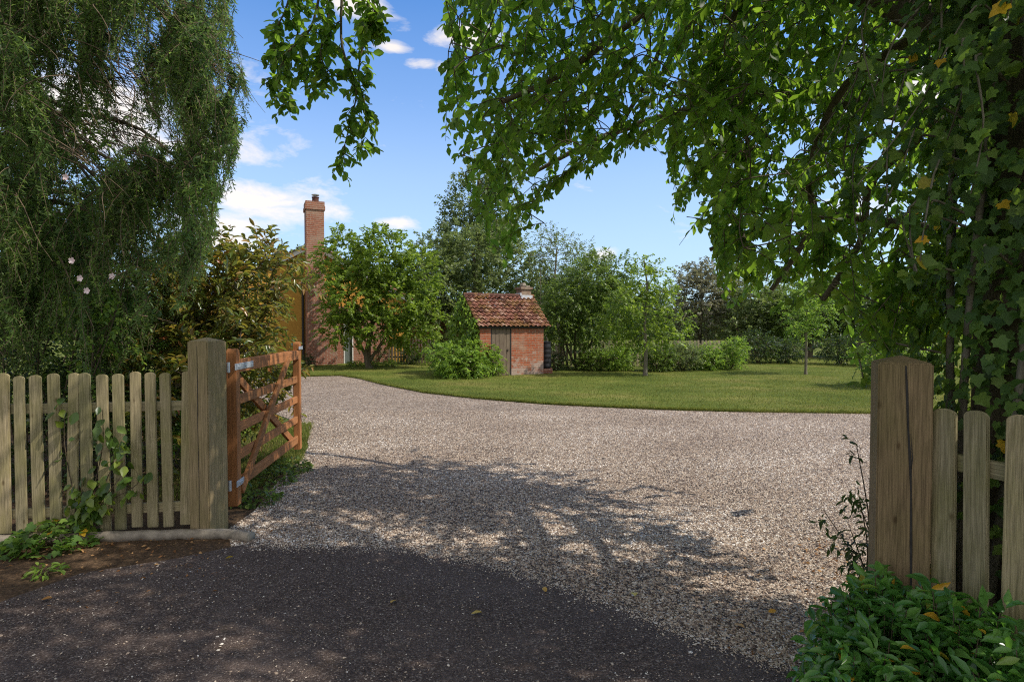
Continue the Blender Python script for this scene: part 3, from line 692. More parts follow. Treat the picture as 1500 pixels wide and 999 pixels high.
# ------------------------------------------------------------------ big overhanging tree on the right
TB = np.array([2.36, 2.58])
t_over = thing('overhanging_tree', 'large broadleaf tree with an ivy clad trunk arching over the drive', 'tree', (TB[0], TB[1], 0))
trunk = spline([(2.36, 2.58, 0), (2.36, 2.6, 1.0), (2.36, 2.63, 2.2), (2.42, 2.7, 3.4), (2.5, 2.95, 5.0), (2.45, 3.4, 7.2)], 26)
lim_def = [
    ([(2.38, 2.66, 2.7), (1.9, 3.9, 3.9), (.5, 4.5, 4.55), (-.8, 4.6, 4.55), (-1.7, 4.5, 4.1)], .085),
    ([(2.38, 2.66, 2.3), (2.9, 4.5, 3.2), (2.3, 5.5, 3.7), (1.1, 6.2, 3.6), (.2, 6.4, 3.2)], .08),
    ([(2.38, 2.66, 3.2), (1.7, 2.6, 4.5), (.1, 1.7, 5.2), (-1.6, 1.0, 5.2)], .08),
    ([(2.38, 2.66, 3.4), (3.6, 2.0, 4.7), (4.2, .6, 5.6)], .07),
    ([(2.38, 2.66, 1.9), (2.6, 4.0, 2.25), (2.2, 4.6, 2.4), (1.7, 5.0, 2.2)], .045),
    ([(2.44, 2.78, 4.0), (1.4, 4.4, 5.2), (.2, 5.2, 5.6), (-.6, 5.4, 5.2)], .06),
    ([at(1330, 60, 3.6), at(1235, 130, 3.9), at(1185, 250, 4.1), at(1190, 330, 4.2), at(1130, 425, 4.3)], .030),
    ([at(1350, 200, 3.5), at(1275, 270, 3.7), at(1262, 350, 3.8), at(1205, 440, 3.9)], .026),
    ([at(1230, -60, 4.0), at(1090, -10, 4.3), at(1070, 120, 4.4), at(1100, 220, 4.4)], .026),
    ([at(1100, -90, 4.2), at(930, 30, 4.1), at(830, 105, 4.0), at(735, 150, 3.9)], .022),
    ([at(1000, -60, 5.0), at(960, 90, 5.1), at(905, 190, 5.1)], .020),
    ([(2.38, 2.66, 3.0), (4.2, 3.5, 4.0), (5.6, 3.2, 4.6)], .07)]
limbs = [(trunk, np.linspace(.27, .1, 26))] + [(spline(p, 14), np.linspace(r, .018, 14)) for p, r in lim_def]
V0, F0 = tubes_np(limbs[:1], 14); V1, F1 = tubes_np(limbs[1:], 8)
OX = [380, 400, 425, 455, 480, 500, 530, 545, 552, 632, 640, 665, 690, 720, 745, 775, 800, 830, 850, 870, 890, 908, 920, 970, 985, 1005, 1035, 1055, 1080, 1130, 1180, 1215, 1240, 1275, 1300, 1360, 1500, 1800]
OY = [-200, 120, 155, 90, 130, 250, 245, 130, -200, -200, 190, 245, 320, 375, 400, 340, 335, 300, 290, 300, 280, 285, 222, 225, 345, 375, 330, 462, 455, 468, 450, 448, 540, 585, 520, 520, 560, 700]
def allowed(P):
    x, y = px(P)
    return y < np.interp(x, OX, OY)
def sunny(P):
    """ground that the photograph shows in full sun"""
    t = P[:, 2] / TOSUN[2]; xs = P[:, 0] - TOSUN[0] * t; ys = P[:, 1] - TOSUN[1] * t
    lim = np.interp(xs, [-6, -2.6, -1.0, 0, .6, 1.5, 1.7, 1.9], [6.0, 6.1, 6.5, 6.5, 5.8, 3.6, 3.2, 3.0])
    return ys > lim
def dapple(P):
    """sun flecks: small openings that let light through to the drive"""
    t = P[:, 2] / TOSUN[2]; G_ = P - TOSUN * t[:, None]; x, y = px(G_)
    w_ = np.sin(G_[:, 0] * 5.1 + 1.3 * np.sin(G_[:, 1] * 4.3)) + np.sin(G_[:, 1] * 7.7 + G_[:, 0] * 2.1 + 1)
    band = (x > 330) & (x < 1300) & (y > 745) & (y < np.where(x > 900, 965, 850))
    return (band & (w_ > -.75)) | (~band & (y < 999) & (w_ > 1.35))
B_, D_, Ls = [], [], []
def take(P, D, ln, keep):
    B_.append(P[keep]); D_.append(D[keep]); Ls.append(ln[keep])
def try_sprays(n, xr, yr, dr, ln0=.42, down=.5, sun_pass=.06):
    x = rng.uniform(*xr, n); y = rng.uniform(*yr, n); d = rng.uniform(*dr, n)
    P = np.array([at(a, b, c) for a, b, c in zip(x, y, d)])
    D = unit(rng.normal(size=P.shape) * np.array([.8, .8, .35]) + np.array([-.35, .05, -down]))
    ln = ln0 * rng.uniform(.6, 1.3, n); tip = P + D * ln[:, None] + np.array([0, 0, -1.]) * .3 * ln[:, None]
    mid = (P + tip) / 2
    gp_ = np.sin(P[:, 0] * 3.1 + P[:, 1] * 1.3) + np.sin(P[:, 2] * 4.3 - P[:, 0] * 1.7 + 1) + .6 * np.sin(P[:, 1] * 3.7)
    k = allowed(P) & allowed(tip) & allowed(mid) & ((gp_ > -.35) | (rng.random(n) < .70)) & (~sunny(mid) | (rng.random(n) < sun_pass)) & (~dapple(mid) | (rng.random(n) < .15)) & (P[:, 2] > .9)
    take(P, D, ln, k)
try_sprays(1500, (640, 1130), (-60, 420), (3.6, 6.6), .46)
try_sprays(1250, (1040, 1420), (-60, 500), (3.3, 5.2), .42)
try_sprays(260, (1200, 1500), (300, 600), (3.0, 3.8), .32)
try_sprays(500, (560, 1500), (-420, -20), (2.6, 6.0), .5)
# the rest of the crown, over the camera and behind
n = 1350
P = np.stack([rng.uniform(-3.2, 6.4, n), rng.uniform(-1.4, 5.8, n), rng.uniform(3.5, 6.4, n)], 1)
D = unit(rng.normal(size=P.shape) * np.array([.8, .8, .3]) + np.array([0, 0, -.3])); ln = rng.uniform(.4, .8, n)
xp, yp = px(P); gap = np.sin(P[:, 0] * 2.3 + P[:, 1] * 1.1) * np.sin(P[:, 1] * 2.1 - P[:, 0] * .7)
k = (yp < -60) & ~sunny(P) & (gap > -.7) & ~dapple(P)
take(P, D, ln, k)
n = 560
P = np.stack([rng.uniform(.2, 6.2, n), rng.uniform(.2, 2.5, n), rng.uniform(4.0, 6.4, n)], 1); xp, yp = px(P)
take(P, unit(rng.normal(size=P.shape) * np.array([.8, .8, .3]) + np.array([0, 0, -.3])), rng.uniform(.4, .8, n), (yp < -60) & ~sunny(P) & ~dapple(P))
B_, D_, Ls = np.vstack(B_), np.vstack(D_), np.concatenate(Ls)
C, D, Nn, ll, ww, st = sprays(B_, D_, Ls, 17, .35, .086, .64, .7, .85, .45)
k = allowed(C + unit(D) * ll[:, None]) & allowed(C)
cl_r = np.repeat(rng.random(len(B_)), 17)
leaf_obj('crown', C[k], D[k], Nn[k], ll[k], ww[k], OVATE, L_canopy, t_over, rnd=np.clip(.7 * rng.random(k.sum()) + .3 * cl_r[k], 0, 1))
# the two leafy twigs that hang alone against the sky
tw = [[(478, -70), (458, 35), (424, 75), (408, 112), (417, 150)], [(505, -70), (500, 60), (522, 128), (512, 182), (498, 243)], [(545, -80), (538, 30), (525, 110), (537, 165), (528, 214)],
      [(455, -70), (436, 40), (448, 90), (462, 128)], [(520, -70), (548, 10), (540, 30), (552, 34)], [(490, -70), (480, 30), (470, 80), (485, 110)], [(440, -70), (420, 10), (402, 50), (405, 90)]]
hb_, hd_, tw_paths = [], [], []
for i, q in enumerate(tw):
    p_ = spline([at(a_, b_, 4.05 + .12 * (i % 4)) for a_, b_ in q], 22); tw_paths.append((p_, np.linspace(.011, .002, 22)))
    for c_ in p_[2:]:
        for _ in range(2): hb_.append(c_); hd_.append(rng.normal(size=3) * np.array([.8, .8, .5]) + np.array([0, 0, -.45]))
hb_, hd_ = np.array(hb_), np.array(hd_)
C2, D2, N2, l2, w2, st2 = sprays(hb_, hd_, .11, 5, .3, .078, .62, .6, .8, .45)
leaf_obj('crown', C2, D2, N2, l2, w2, OVATE, L_canopy, t_over)
tw_paths += [(s_, np.linspace(.003, .0015, 5)) for s_ in st2]
paths = tw_paths + [q for q in connect(limbs, B_, .10, .004, .028, 6) if allowed(q[0] + np.array([0, 0, -.02])).all()] + [(s_, np.linspace(.004, .0015, 5)) for s_ in st if allowed(s_).all()]
V, Fa = tubes_np(paths, 4)
mesh_obj('trunk', np.vstack([V0, V1, V]), np.vstack([F0, F1 + len(V0), Fa + len(V0) + len(V1)]), M_bark, t_over, smooth=True)

# ivy on its trunk
iv = thing('ivy', 'dark ivy with a few yellow leaves climbing the big trunk on the right', 'ivy', (TB[0], TB[1], 0))
n = 10000
z = rng.uniform(.25, 4.9, n) ; a = rng.random(n) * 2 * math.pi
tx = np.interp(z, trunk[:, 2], trunk[:, 0]); ty = np.interp(z, trunk[:, 2], trunk[:, 1])
bul = .31 + .08 * np.sin(z * 2.3 + a * 2) + np.abs(rng.normal(size=n)) * .10
u = np.stack([np.cos(a), np.sin(a), np.zeros(n)], 1)
P = np.stack([tx, ty, z], 1) + u * bul[:, None]
ll = rng.uniform(.032, .068, n); D = unit(np.array([0, 0, -1.]) + u * .35 + rng.normal(size=(n, 3)) * .4); Nn = unit(u + np.array([0, 0, .5]) + rng.normal(size=(n, 3)) * .35)
# trailing stems
paths = []; Pt, Dt, Nt = [], [], []
for i in range(70):
    z0 = rng.uniform(1.2, 4.4); a0 = rng.uniform(2.2, 5.2); o0 = np.array([np.interp(z0, trunk[:, 2], trunk[:, 0]), np.interp(z0, trunk[:, 2], trunk[:, 1]), z0])
    uu = np.array([math.cos(a0), math.sin(a0), 0]); Lh = rng.uniform(.3, .9)
    pts = spline([o0 + uu * .34, o0 + uu * (.5 + .2 * rng.random()) + np.array([0, 0, .05]), o0 + uu * (.58 + .25 * rng.random()) + np.array([rng.normal() * .08, rng.normal() * .08, -Lh * .5]), o0 + uu * (.55 + .3 * rng.random()) + np.array([rng.normal() * .1, rng.normal() * .1, -Lh])], 12)
    paths.append((pts, np.linspace(.006, .0025, 12)))
    for q in pts[2:]:
        for _ in range(3):
            Pt.append(q + rng.normal(size=3) * .02); Dt.append(np.array([0, 0, -.8]) + rng.normal(size=3) * .6); Nt.append(uu + rng.normal(size=3) * .5 + np.array([0, 0, .4]))
Pt, Dt, Nt = map(np.array, (Pt, Dt, Nt))
lt = rng.uniform(.035, .068, len(Pt))
FN = np.array([-fdir[1], fdir[0]]) / np.hypot(*fdir); FN = FN if FN @ (TB - fa) > 0 else -FN
behind = lambda p: ((p[:, :2] - fa) @ FN > .13) | (p[:, 2] > 1.75)
PP = np.vstack([P, Pt]); kk = (allowed(PP) | (px(PP)[0] > 1330)) & behind(PP)
leaf_obj('leaves', PP[kk], np.vstack([D, unit(Dt)])[kk], np.vstack([Nn, unit(Nt)])[kk], np.concatenate([ll, lt])[kk], np.concatenate([ll, lt])[kk] * .95, IVY, L_ivy, iv)
for a0 in np.linspace(2.4, 5.0, 7):   # climbing stems clinging to the trunk
    zz = np.linspace(.05, 4.2, 22); aa = a0 + .25 * np.sin(zz * 1.5 + a0 * 3)
    pts = np.stack([np.interp(zz, trunk[:, 2], trunk[:, 0]) + np.cos(aa) * .31, np.interp(zz, trunk[:, 2], trunk[:, 1]) + np.sin(aa) * .31, zz], 1)
    paths.append((pts, np.linspace(.02, .008, 22)))
def cut(p, r_):
    k = (allowed(p) | (px(p)[0] > 1330)) & behind(p); m_ = len(p) if k.all() else int(np.argmin(k)); return p[:m_], r_[:m_]
paths = [q for q in (cut(*p) for p in paths) if len(q[0]) > 2]
V, Fa = tubes_np(paths, 6); mesh_obj('stems', V, Fa, M_barkgrey, iv, smooth=True)
# understory behind the right fence
shrub('dark ivy and laurel undergrowth behind the right picket fence', (2.75, 2.35), .55, 1.25, 260, 12, .075, L_ivy, 'undergrowth', 'shrub', sp_len=.3, wr=.8, tpl=OVATE)
shrub('bright green sunlit shrub on the lawn behind the right gate post', (9.4, 14.2), .8, 1.7, 330, 14, .085, L_bright, sp_len=.4, tpl=OVATE, stems=True)

# sprig of small dark leaves beside the right post, and low glossy shrub at its foot
t = thing('sapling', 'thin dark sapling with small pointed leaves left of the right post', 'sapling', (*at(1268, 700, 2.95)[:2], 0))
b = np.array(t.location); paths = []; Bs, Ds = [], []
for i in range(7):
    top = at(1255 + rng.normal() * 12, (650, 725, 735, 750, 765, 780, 800)[i], 2.95) + np.array([0, rng.normal() * .08, 0]); bb = b + np.array([.03 * rng.normal(), .03 * rng.normal(), 0])
    p_ = spline([bb, (bb + top) / 2 + np.array([.05, 0, .02]), top], 9); paths.append((p_, np.linspace(.006, .002, 9)))
    for q in p_[3:]: Bs.append(q); Ds.append(rng.normal(size=3) * .6 + np.array([-.35, -.1, .1]))
C, D, Nn, ll, ww, st = sprays(np.array(Bs), np.array(Ds), .10, 5, .3, .05, .36, .4)
leaf_obj('leaves', C, D, Nn, ll, ww, LANCE, L_dark, t); V, Fa = tubes_np(paths, 5); mesh_obj('stems', V, Fa, M_twig, t)
def mound(label, name, cat, spots, n, llen, wr, mat, nl=9, ln=.2):
    c0 = np.mean([s[:2] for s in spots], axis=0); t = thing(name, label, cat, (c0[0], c0[1], 0))
    Bs, Ds, paths = [], [], []
    for (x, y, r, h) in spots:
        for i in range(int(n * r * r * 12)):
            a = rng.random() * 6.28; q = r * math.sqrt(rng.random()); top = h * math.sqrt(max(1 - (q / r) ** 2, .04)) * rng.uniform(.72, 1.05)
            p1 = np.array([x + math.cos(a) * q, y + math.sin(a) * q, top]); p0 = np.array([x + math.cos(a) * q * .5, y + math.sin(a) * q * .5, 0.])
            dirn = unit(np.array([math.cos(a) * q / r * 1.1, math.sin(a) * q / r * 1.1, .75]) + rng.normal(size=3) * .3)
            l_ = ln * rng.uniform(.7, 1.2); Bs.append(p1 - dirn * l_ * .8); Ds.append(dirn)
            paths.append((spline([p0, (p0 + p1) / 2 + np.array([0, 0, .03]), p1], 6), np.linspace(.004, .002, 6)))
    Bs, Ds = np.array(Bs), np.array(Ds); Bs[:, 2] = np.maximum(Bs[:, 2], .02)
    C, D, Nn, ll, ww, st = sprays(Bs, Ds, ln, nl, .15, llen, wr, .05, 1.1, .25, .25)
    k = C[:, 2] > .02
    leaf_obj('leaves', C[k], D[k], Nn[k], ll[k], ww[k], LANCE, mat, t); V, Fa = tubes_np(paths, 4); mesh_obj('stems', V, Fa, M_twig, t); return t
mound('low glossy green shrub with scattered yellow leaves at the foot of the right post', 'low_shrub', 'shrub', [(1.50, 2.30, .28, .52), (1.68, 2.16, .30, .54), (1.60, 2.45, .24, .46), (1.72, 1.86, .32, .46), (1.36, 2.14, .24, .36)], 140, .075, .42, L_ground)

# ------------------------------------------------------------------ left: weeping conifer
CB = np.array([-6.6, 6.6])
wc = thing('weeping_conifer', 'tall weeping conifer with long hanging sprays behind the left fence', 'conifer', (CB[0], CB[1], 0))
ctr = spline([(-6.6, 6.6, 0), (-6.5, 6.6, 2.5), (-6.55, 6.5, 5.5), (-6.4, 6.5, 8.5)], 20)
limbs = [(ctr, np.linspace(.24, .08, 20))]
tips = []
for i in range(64):
    z0 = rng.uniform(1.8, 7.6); a = rng.uniform(-2.2, 1.2); reach = rng.uniform(1.6, 3.4) * (1 - .03 * z0)
    o0 = np.array([np.interp(z0, ctr[:, 2], ctr[:, 0]), np.interp(z0, ctr[:, 2], ctr[:, 1]), z0]); uu = np.array([math.cos(a), math.sin(a), 0])
    p_ = spline([o0, o0 + uu * reach * .45 + np.array([0, 0, .35]), o0 + uu * reach * .8 + np.array([0, 0, .25]), o0 + uu * reach + np.array([0, 0, -.15])], 12)
    limbs.append((p_, np.linspace(.045, .010, 12)))
def conifer_ok(P, e=0):
    x, y = px(P)
    return x - e < np.interp(y, [-300, 0, 60, 110, 170, 220, 300, 380, 430, 520, 560, 800], [330, 312, 325, 345, 345, 315, 300, 285, 270, 180, 165, 150])
V0, F0 = tubes_np(limbs[:1], 10)
bo = []
for P_, r_ in limbs[1:]:
    k = conifer_ok(P_)
    m_ = np.argmin(k) if not k.all() else len(k)
    if m_ >= 3: bo.append((P_[:m_], r_[:m_]))
V, Fa = tubes_np(bo, 6); mesh_obj('trunk', np.vstack([V0, V]), np.vstack([F0, Fa + len(V0)]), M_bark, wc, smooth=True)
# hanging strands: a curtain of branchlets hooked to the nearest bough
st_P, st_r = [], []; LPs, LDs, LNs, Lls, Lr = [], [], [], [], []
nt_ = 800; per = 12; n = nt_ * per
x = rng.uniform(-70, 340, nt_).repeat(per) + rng.normal(size=n) * 6.5; y = rng.uniform(-150, 470, nt_).repeat(per) + rng.normal(size=n) * 16
dd_ = rng.uniform(4.75, 8.4, nt_); near = rng.random(nt_) < .35; dd_[near] = rng.uniform(4.7, 6.0, near.sum()); dd_ = dd_.repeat(per) + rng.normal(size=n) * .05
tint_ = (rng.random(nt_) ** 1.5).repeat(per); len_ = rng.uniform(.3, .85, nt_).repeat(per); edge_ = (rng.normal(size=nt_) * 16).repeat(per)
Q = np.array([at(a_, b_, c_) for a_, b_, c_ in zip(x, y, dd_)])
bare_zone = np.exp(-(((x - 175) / 60) ** 2 + ((y - 95) / 100) ** 2)) + .8 * np.exp(-(((x - 120) / 60) ** 2 + ((y - 200) / 60) ** 2))
thin = rng.random(n) < bare_zone * .62
gn = np.sin(x / 21 + 1.4 * np.sin(y / 47)) + np.sin(y / 29 + x / 43) + .5 * np.sin(x / 9.5 - y / 60)
hole = (gn < -.15) & (rng.random(n) < .86)
keep = conifer_ok(Q, edge_) & ~thin & ~hole & (Q[:, 2] > .9)
Q = Q[keep]; bz = bare_zone[keep]; tint_, len_, edge_ = tint_[keep], len_[keep], edge_[keep]
# one long bough reaching out to the right with its own curtain
bq = spline([at(235, 20, 6.2), at(285, 40, 6.0), at(325, 80, 5.9), at(348, 118, 5.9)], 10); bo.append((bq, np.linspace(.018, .004, 10)))
bq2 = spline([at(225, 95, 5.8), at(270, 110, 5.7), at(300, 130, 5.6), at(318, 160, 5.6)], 10); bo.append((bq2, np.linspace(.016, .004, 10)))
ex = np.vstack([bq[2:].repeat(6, 0), bq2[2:].repeat(6, 0)]); ex = ex + rng.normal(size=ex.shape) * .03
Q = np.vstack([Q, ex]); m0 = len(ex); bz = np.concatenate([bz, np.zeros(m0)]); tint_ = np.concatenate([tint_, rng.random(m0) * .5]); len_ = np.concatenate([len_, rng.uniform(.25, .55, m0)]); edge_ = np.concatenate([edge_, np.full(m0, 60.)])
V, Fa = tubes_np(bo[-2:], 5); mesh_obj('bough', V, Fa, M_bark, wc, smooth=True)
hooks = rng.choice(len(Q), 750, replace=False)
hp = connect([(p, r_) for p, r_ in [limbs[0]] + bo], Q[hooks], .16, .004, .02, 6)
hp = [(p, r_) for p, r_ in hp if conifer_ok(p).all()]
for i, q in enumerate(Q):
    Lh = len_[i] * rng.uniform(.7, 1.2); bare = rng.random() < .05 + .75 * bz[i]
    K = 9; t = np.linspace(0, 1, K); sway = rng.normal(size=2) * .10
    if bare: sway = sway * 3 + np.array([.5, 0])
    pts = q + np.stack([sway[0] * t + .05 * np.sin(t * 5 + i), sway[1] * t + .05 * np.cos(t * 4 + i * 2), -Lh * t ** 1.15 + .06 * np.sin(t * 3)], 1)
    k = conifer_ok(pts, edge_[i] + 12) & (pts[:, 2] > .5)
    m_ = K if k.all() else int(np.argmin(k))
    if m_ < 4: continue
    pts = pts[:m_]; st_P.append((pts, np.linspace(.006 if bare else .004, .0015, m_)))
    if bare: continue
    tint = tint_[i]
    nn = int(150 * Lh * m_ / K) + 8; tt = rng.random(nn) * (m_ - 1.01); ii = tt.astype(int); f = (tt - ii)[:, None]
    c = pts[ii] * (1 - f) + pts[ii + 1] * f
    LPs.append(c); dd = unit(np.array([0, 0, -.55]) + rng.normal(size=(nn, 3)) * .6); LDs.append(dd); LNs.append(rng.normal(size=(nn, 3)))
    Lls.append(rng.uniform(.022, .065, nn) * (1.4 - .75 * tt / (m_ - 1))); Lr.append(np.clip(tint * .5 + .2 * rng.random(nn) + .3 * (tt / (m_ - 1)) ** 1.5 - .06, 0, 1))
st_P += hp
C, D, Nn, ll, rr = np.vstack(LPs), np.vstack(LDs), np.vstack(LNs), np.concatenate(Lls), np.concatenate(Lr)
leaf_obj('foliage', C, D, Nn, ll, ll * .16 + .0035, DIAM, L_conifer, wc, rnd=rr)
V, Fa = tubes_np(st_P, 3); mesh_obj('hanging_twigs', V, Fa, M_contwig, wc)
# climbing rose in the conifer
t = thing('climbing_rose', 'climbing rose with pale pink flowers scrambling through the conifer', 'climbing plant', (-4.2, 5.2, 0))
Bs, Ds, paths = [], [], []
for i in range(9):
    tip = at(rng.uniform(60, 240), rng.uniform(230, 520), rng.uniform(4.9, 5.6)); b0 = np.array([-4.2 + rng.normal() * .15, 5.2 + rng.normal() * .1, 0])
    p_ = spline([b0, (b0 * .6 + tip * .4) + np.array([rng.normal() * .2, 0, .4]), tip + np.array([-.1, 0, .25]), tip], 16); paths.append((p_, np.linspace(.008, .002, 16)))
    for q in p_[4:]:
        for _ in range(2): Bs.append(q + rng.normal(size=3) * .06); Ds.append(rng.normal(size=3) + np.array([.2, -.4, 0]))
C, D, Nn, ll, ww, st = sprays(np.array(Bs), np.array(Ds), .22, 9, .3, .05, .55, .3)
leaf_obj('leaves', C, D, Nn, ll, ww, OVATE, L_bright, t); V, Fa = tubes_np(paths, 5); mesh_obj('stems', V, Fa, M_twig, t)
for fx, fy in ((97, 260), (118, 408), (128, 426), (165, 405), (106, 382)):
    c = at(fx, fy, 4.75); m = MB()
    for k in range(5):
        a = k * 1.2566; u = np.array([math.cos(a), -.35, math.sin(a)]); s = np.cross(u, (0, -1, 0)); s = s / np.linalg.norm(s)
        r_ = .026
        m.add([c, c + u * r_ * .5 + s * r_ * .42, c + u * r_ + s * r_ * .3, c + u * r_ * 1.05 - s * r_ * .3, c + u * r_ * .5 - s * r_ * .42], [(0, 1, 2, 3, 4)])
    m.build('flower', M_petal, t)

# photinia behind the gate
ph = [(0, 0, 1.35, .62, .6, .72), (.10, -.15, 1.75, .42, .42, .55), (-.35, .2, 1.95, .48, .5, .55), (.0, .45, 2.0, .5, .5, .45), (-.15, -.35, .9, .55, .5, .6), (.15, .2, .8, .45, .6, .5), (.38, .2, 2.05, .36, .42, .42), (.44, .3, 2.22, .28, .34, .30), (.08, .2, 1.4, .38, .45, .5)]
tree('photinia', 'bronze leaved photinia shrub leaning over the open gate', (-3.25, 6.35), [(0, 0, 0), (.05, .02, .6), (.0, .05, 1.3), (.1, .1, 2.2)], .035, ph, 640, 13, .36, .105, L_photinia, 'shrub', .40, .2, M_twig, LANCE, 4, None,
     [([(0, 0, .1), (-.3, .1, .9), (-.45, .2, 1.9)], .022), ([(0, 0, .1), (.25, -.1, .8), (.3, .0, 1.7)], .022), ([(0, 0, .1), (.2, .4, .9), (.3, .6, 1.8)], .022)], 'foliage', .3, .15, .1, .6, True, 7, dense=False)
# dark hedge and shrubs behind left fence
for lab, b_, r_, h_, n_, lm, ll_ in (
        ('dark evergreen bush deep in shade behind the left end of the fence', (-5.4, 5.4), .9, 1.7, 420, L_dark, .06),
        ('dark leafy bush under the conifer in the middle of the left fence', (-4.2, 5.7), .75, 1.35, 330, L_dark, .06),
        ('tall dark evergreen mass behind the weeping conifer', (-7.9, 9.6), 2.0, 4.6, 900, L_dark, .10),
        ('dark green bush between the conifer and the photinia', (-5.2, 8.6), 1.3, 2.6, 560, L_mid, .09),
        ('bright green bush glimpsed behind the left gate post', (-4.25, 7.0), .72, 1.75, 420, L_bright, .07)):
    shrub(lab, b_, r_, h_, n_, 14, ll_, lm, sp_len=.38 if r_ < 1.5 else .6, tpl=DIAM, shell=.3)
# climber on the left fence, ivy at its foot, weeds
t = thing('climber', 'broad leaved climber twining up the pickets of the left fence', 'climbing plant', (*gp(120, 790)[:2], 0))
b = np.array(t.location); Pt, Dt, paths = [], [], []
for tgt in ((150, 600), (165, 640), (180, 660), (120, 700), (95, 600), (150, 720), (135, 745), (200, 690)):
    d_ = 4.18
    tip = at(tgt[0], tgt[1], d_); p_ = spline([b + rng.normal(size=3) * np.array([.06, .02, 0]), at(120 + (tgt[0] - 120) * .4, 740, d_), tip * .6 + at(tgt[0], 740, d_) * .4, tip], 14)
    paths.append((p_, np.linspace(.005, .002, 14)))
    for q in p_[2:]: Pt.append(q + rng.normal(size=3) * .03); Dt.append(np.array([0, -.4, -.7]) + rng.normal(size=3) * .55)
for c_, n_ in (((155, 635), 14), ((130, 735), 30), ((125, 770), 26), ((178, 655), 8), ((92, 600), 5), ((175, 700), 8)):
    for _ in range(n_): Pt.append(at(c_[0] + rng.normal() * 13, c_[1] + rng.normal() * 14, 4.15)); Dt.append(np.array([0, -.4, -.7]) + rng.normal(size=3) * .6)
Pt = np.array(Pt); n = len(Pt); ll = rng.uniform(.055, .10, n)
leaf_obj('leaves', Pt, unit(np.array(Dt)), unit(np.array([0, -.8, .6]) + rng.normal(size=(n, 3)) * .35), ll, ll * .62, OVATE, L_vine, t)
V, Fa = tubes_np(paths, 5); mesh_obj('stems', V, Fa, M_twig, t)
def creeper(label, name, cat, cx, cy, r, n, llen, mat, h=.12, tpl=IVY, wr=1.0, sx=1.0):
    t = thing(name, label, cat, (cx, cy, 0)); a = rng.random(n) * 6.28; q = r * np.sqrt(rng.random(n))
    P = np.stack([cx + np.cos(a) * q * sx, cy + np.sin(a) * q, h * (1 - (q / r) ** 2) * rng.random(n) + .02], 1)
    D = unit(np.stack([np.cos(a), np.sin(a), np.full(n, -.1)], 1) + rng.normal(size=(n, 3)) * .5); Nn = unit(np.array([0, 0, 1.]) + rng.normal(size=(n, 3)) * .4)
    ll = llen * rng.uniform(.6, 1.2, n); leaf_obj('leaves', P, D, Nn, ll, ll * wr, tpl, mat, t)
    V, Fa = tubes_np([(spline([(cx, cy, .01), (cx + math.cos(b_) * r * .5 * sx, cy + math.sin(b_) * r * .5, h * .5), (cx + math.cos(b_) * r * .9 * sx, cy + math.sin(b_) * r * .9, .02)], 6), .003) for b_ in np.arange(0, 6.2, .7)], 4)
    mesh_obj('stems', V, Fa, M_twig, t); return t
c = gp(75, 800); creeper('blue green ivy patch spilling over the kerb at the fence foot', 'ground_ivy', 'ivy', c[0], c[1], .26, 330, .055, L_ivy, .18, sx=1.2)
c = gp(66, 842); creeper('small pale fern growing alone in the litter at the left', 'fern', 'fern', c[0], c[1], .09, 60, .05, L_bright, .06, LANCE, .35)
for lab, (gx, gy), r_ in (('dark weed clump on the verge under the gate hinge', (375, 735), .22), ('leafy weed clump under the middle of the open gate', (400, 705), .24), ('low weed clump at the latch end of the gate', (428, 690), .2)):
    c = gp(gx, gy); creeper(lab, 'weed', 'weed', c[0], c[1], r_, 260, .05, L_mid, .14, OVATE, .6)

# ------------------------------------------------------------------ shed
a_sh = R(28); c0 = gp(703, 553.5); shed = thing('brick_shed', 'small orange brick shed with a clay pantile roof and plank door', 'shed', (c0[0], c0[1], 0), a_sh)
SW, SD, EH, RH = 2.2, 2.0, 1.56, 2.46
Z0 = (0, 0, 0)
dx0, dx1, dh = .36, 1.06, 1.52
m = MB(); T_ = .11
m.box((dx0 / 2, T_ / 2, EH / 2), (dx0, T_, EH)); m.box(((dx1 + SW) / 2, T_ / 2, EH / 2), (SW - dx1, T_, EH))
m.box(((dx0 + dx1) / 2, T_ / 2, (dh + EH) / 2), (dx1 - dx0, T_, EH - dh))
m.box((SW / 2, SD - T_ / 2, EH / 2), (SW, T_, EH))
for x0 in (0, SW - T_):
    prof = [(T_, 0), (SD - T_, 0), (SD - T_, EH), (SD / 2, RH - .06), (T_, EH)]
    V = [(x0, y, z) for y, z in prof] + [(x0 + T_, y, z) for y, z in prof]; k = len(prof)
    m.add(V, [tuple(range(k))[::-1], tuple(range(k, 2 * k))] + [(i, (i + 1) % k, k + (i + 1) % k, k + i) for i in range(k)])
m.build('wall', M_brick, shed, loc=Z0, uv=True)
